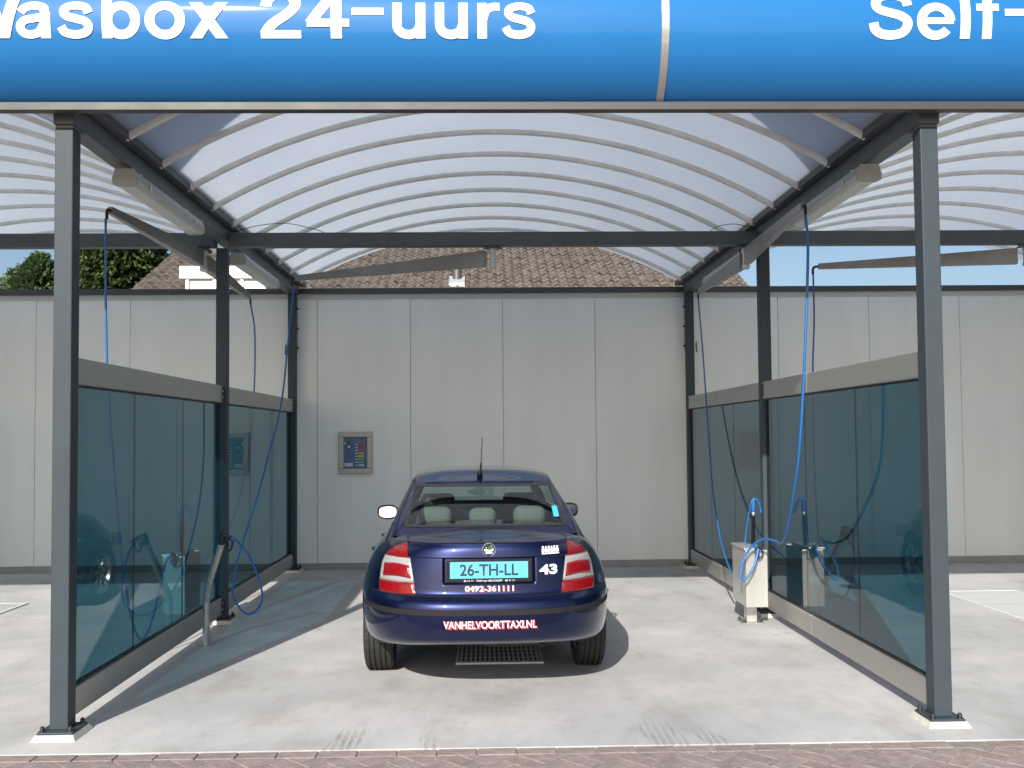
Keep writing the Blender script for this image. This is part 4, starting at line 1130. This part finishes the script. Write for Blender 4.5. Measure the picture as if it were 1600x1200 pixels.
# front number plates of side indicators
for sgn in (1, -1):
    b = MB(); b.box(sgn*(side_x(3.3, .70))-.004, sgn*(side_x(3.3, .70))+.004, 3.3, 3.36, .70, .72); b.build('side_indicator', mclear, car)

# ================================================================== HOUSE BEHIND
mtile = mat('weathered_pantiles', (.155, .128, .108), .9, var=.38, vscale=5, bump=.5, bscale=60, tint=(.06, .05, .042))
mbrick = mat('house_brick', (.26, .15, .11), .9, var=.15, vscale=6)
HX0, HX1, EY, RY, EZ, RZ = -8.15, 6.30, 20.6, 26.2, 4.55, 7.30
house = thing('house', 'house with weathered brown pantile roof rising behind the wall', 'house', (0, EY, 0))
b = MB(); b.box(HX0+.3, HX1-.3, .45, 2*(RY-EY)-.45, -.05, EZ+.08); b.build('wall', mbrick, house)
b = MB(); b.prism([(.45, EZ+.1), (2*(RY-EY)-.45, EZ+.1), (RY-EY, RZ-.2)], HX0+.3, HX1-.3, 'x'); b.build('gable', mbrick, house)
b = MB()
for s_ in (0, 1):
    D_ = RY-EY
    y0, y1 = (0, D_) if s_ == 0 else (2*D_, D_)
    b.grid([[(HX0, y0, EZ), (HX1, y0, EZ)], [(HX0, y1, RZ), (HX1, y1, RZ)]], flip=s_ == 1)
    b.grid([[(HX0, y0, EZ-.09), (HX1, y0, EZ-.09)], [(HX0, y1, RZ-.09), (HX1, y1, RZ-.09)]], flip=s_ == 0)
hroof = b.build('roof', mat('roof_board', (.12, .1, .08), .9), house)
# pantiles on the front slope: curved, overlapping rows
sl_len = math.hypot(RY-EY, RZ-EZ); ux, uz = (RY-EY)/sl_len, (RZ-EZ)/sl_len; nx, nz_ = -uz, ux
b = MB(); TWd, THt = .215, .30; nrow = int(sl_len/THt)+1; nx_ = int((HX1-HX0)/TWd)
for r_ in range(nrow):
    for c in range(nx_):
        x0 = HX0+c*TWd; jit = random.uniform(-.006, .012); jx = random.uniform(-.006, .006)
        rows = []
        for (sd_, lift) in ((r_*THt-.03, .050+jit), (r_*THt+THt+.0, .014+jit*.4)):
            sd_ = min(sl_len, max(0, sd_)); row = []
            for q_ in range(6):
                f_ = q_/5; hgt = lift+.034*math.sin(f_*2*math.pi+.6)
                row.append((x0+jx+f_*TWd*1.03, sd_*ux+nx*hgt, EZ+sd_*uz+nz_*hgt))
            rows.append(row)
        b.grid(rows)
        lo = rows[0]; b.grid([[(x, y-nx*.022, z-nz_*.022) for x, y, z in lo], lo])
o = b.build('pantiles', mtile, hroof); tag(o, kind='stuff')
b = MB()
for k in range(int((HX1-HX0)/.36)):
    x0 = HX0+k*.36; b.tube([(x0, RY-EY, RZ+.01), (x0+.38, RY-EY, RZ+.02)], [.12, .135], 10)
o = b.build('ridge_tiles', mtile, hroof, smooth=True); tag(o, kind='stuff')
# metal flue with a white foot
def roof_z(y): return EZ+(y-EY)*(RZ-EZ)/(RY-EY)
fy = 22.2; fz = roof_z(fy)
fl = MB(); fl.tube([(-.61, fy-EY, fz-.2), (-.61, fy-EY, fz+.40)], .105, 14); fl.tube([(-.61, fy-EY, fz+.43), (-.61, fy-EY, fz+.47)], .13, 14); fl.tube([(-.61, fy-EY, fz+.39), (-.61, fy-EY, fz+.44)], .07, 10); flo = fl.build('flue', mat('flue_steel', (.12, .12, .125), .4, metal=.5), house, auto=40)
sl_ = (RZ-EZ)/(RY-EY); a0, a1 = fy-EY-.34, fy-EY+.16
b = MB(); b.prism([(a0, EZ+a0*sl_+.02), (a1, EZ+a1*sl_+.02), (a1, EZ+a1*sl_+.125), (a0, EZ+a0*sl_+.125)], -.80, -.42, 'x'); b.build('flue_foot', mat('lead_flashing', (.34, .35, .37), .5), flo, bevel=.01)
# flat-roofed white dormer
dm = MB(); dm.box(-6.93, -4.74, .75, 2.4, 5.335, 5.625); dmo = dm.build('dormer', M['white'], house, bevel=.02)
b = MB(); b.box(-6.78, -4.9, .85, 2.3, 4.72, 5.3345); b.build('dormer_front', mat('dormer_pale', (.62, .63, .63), .5), dmo)
for k in range(4):
    b = MB(); b.box(-6.8+k*.62, -6.72+k*.62, .80, .845, 4.75, 5.33); b.build('dormer_post', M['white'], dmo)

# ================================================================== TREES BEHIND
mtrunk = mat('bark', (.09, .07, .05), .9, var=.3, vscale=10)
def leaf_mat(name, c1, c2):
    m = bpy.data.materials.new(name); m.use_nodes = True; t = m.node_tree; b_ = bn(t); b_.inputs['Roughness'].default_value = .55
    oi = t.nodes.new('ShaderNodeNewGeometry'); rp = t.nodes.new('ShaderNodeValToRGB'); rp.color_ramp.elements[0].color = (*c1, 1); rp.color_ramp.elements[1].color = (*c2, 1)
    t.links.new(oi.outputs['Random Per Island'], rp.inputs[0]); t.links.new(rp.outputs[0], b_.inputs['Base Color'])
    tr = t.nodes.new('ShaderNodeBsdfTranslucent'); t.links.new(rp.outputs[0], tr.inputs[0]); mx = t.nodes.new('ShaderNodeMixShader'); mx.inputs[0].default_value = .3
    out = t.nodes['Material Output']; t.links.new(b_.outputs[0], mx.inputs[1]); t.links.new(tr.outputs[0], mx.inputs[2]); t.links.new(mx.outputs[0], out.inputs[0]); return m
def leaf(b, p, d, L, W_):
    d = d.normalized(); s_ = d.cross(Vector((random.uniform(-1, 1), random.uniform(-1, 1), random.uniform(-1, 1)))).normalized()*W_; i = len(b.v)
    n_ = d.cross(s_).normalized()*L*.12
    b.v += [tuple(p), tuple(p+d*L*.5+s_-n_), tuple(p+d*L), tuple(p+d*L*.5-s_-n_)]; b.f.append((i, i+1, i+2, i+3))
def rv(): 
    while True:
        v = Vector((random.uniform(-1, 1), random.uniform(-1, 1), random.uniform(-1, 1)))
        if .05 < v.length < 1: return v
def shell_tree(name, x, y, h, rfun, z0, n, ls, wf, droop, label, lm, seed):
    random.seed(seed); t = thing(name, label, 'tree', (x, y, -.06), 0)
    tb = MB(); tb.tube(spline([(0, 0, 0), (.08, .05, h*.35), (-.05, .06, h*.6), (0, 0, h*.97)], 4), [.24-.0175*k for k in range(13)], 8)
    cb = MB(); lumps = [(rv().normalized(), random.uniform(.75, 1.15)) for _ in range(10)]
    nb = 260; per = n//nb
    for k in range(nb):
        z = lerp(z0, h, .98*random.random()**1.15); a = random.uniform(0, 2*math.pi); r_ = rfun(z)*random.uniform(.72, 1.05)
        tip = Vector((math.cos(a)*r_, math.sin(a)*r_, z)); st = Vector((0, 0, max(z0*.8, z-(.5-droop)*r_)))
        tb.tube([tuple(st), tuple(st.lerp(tip, .6)+Vector((0, 0, .08))), tuple(tip)], [.04, .022, .006], 4)
        cr_ = random.uniform(.22, .42)*(.5+.5*min(1, rfun(z)))
        for q_ in range(per):
            u = 1-.55*random.random()**2; p = st.lerp(tip, u); o_ = rv()*cr_*(.5+.7*u)
            o_.z *= 1.5 if droop > .3 else .8
            d_ = Vector((math.cos(a), math.sin(a), .35-1.7*droop))+rv()*.75
            leaf(cb, p+o_, d_, ls*random.uniform(.6, 1.3), ls*wf)
    tb.build('trunk', mtrunk, t, smooth=True); cb.build('crown', lm, t)
shell_tree('tree', -14.15, 30, 7.7, lambda z: max(.05, min(2.1, .03+(7.6-z)*.92)), 4.9, 22000, .15, .36, .0, 'pointed leafy green tree standing clear against the sky', leaf_mat('leaf_green', (.045, .085, .035), (.12, .19, .075)), 3)
shell_tree('conifer_tree', -9.72, 25.2, 10.4, lambda z: max(.1, min(1.1, .05+(10.4-z)*.30)), 4.2, 36000, .2, .26, .62, 'tall dark conifer beside the pantile roof', leaf_mat('conifer_green', (.025, .048, .014), (.085, .125, .03)), 5)
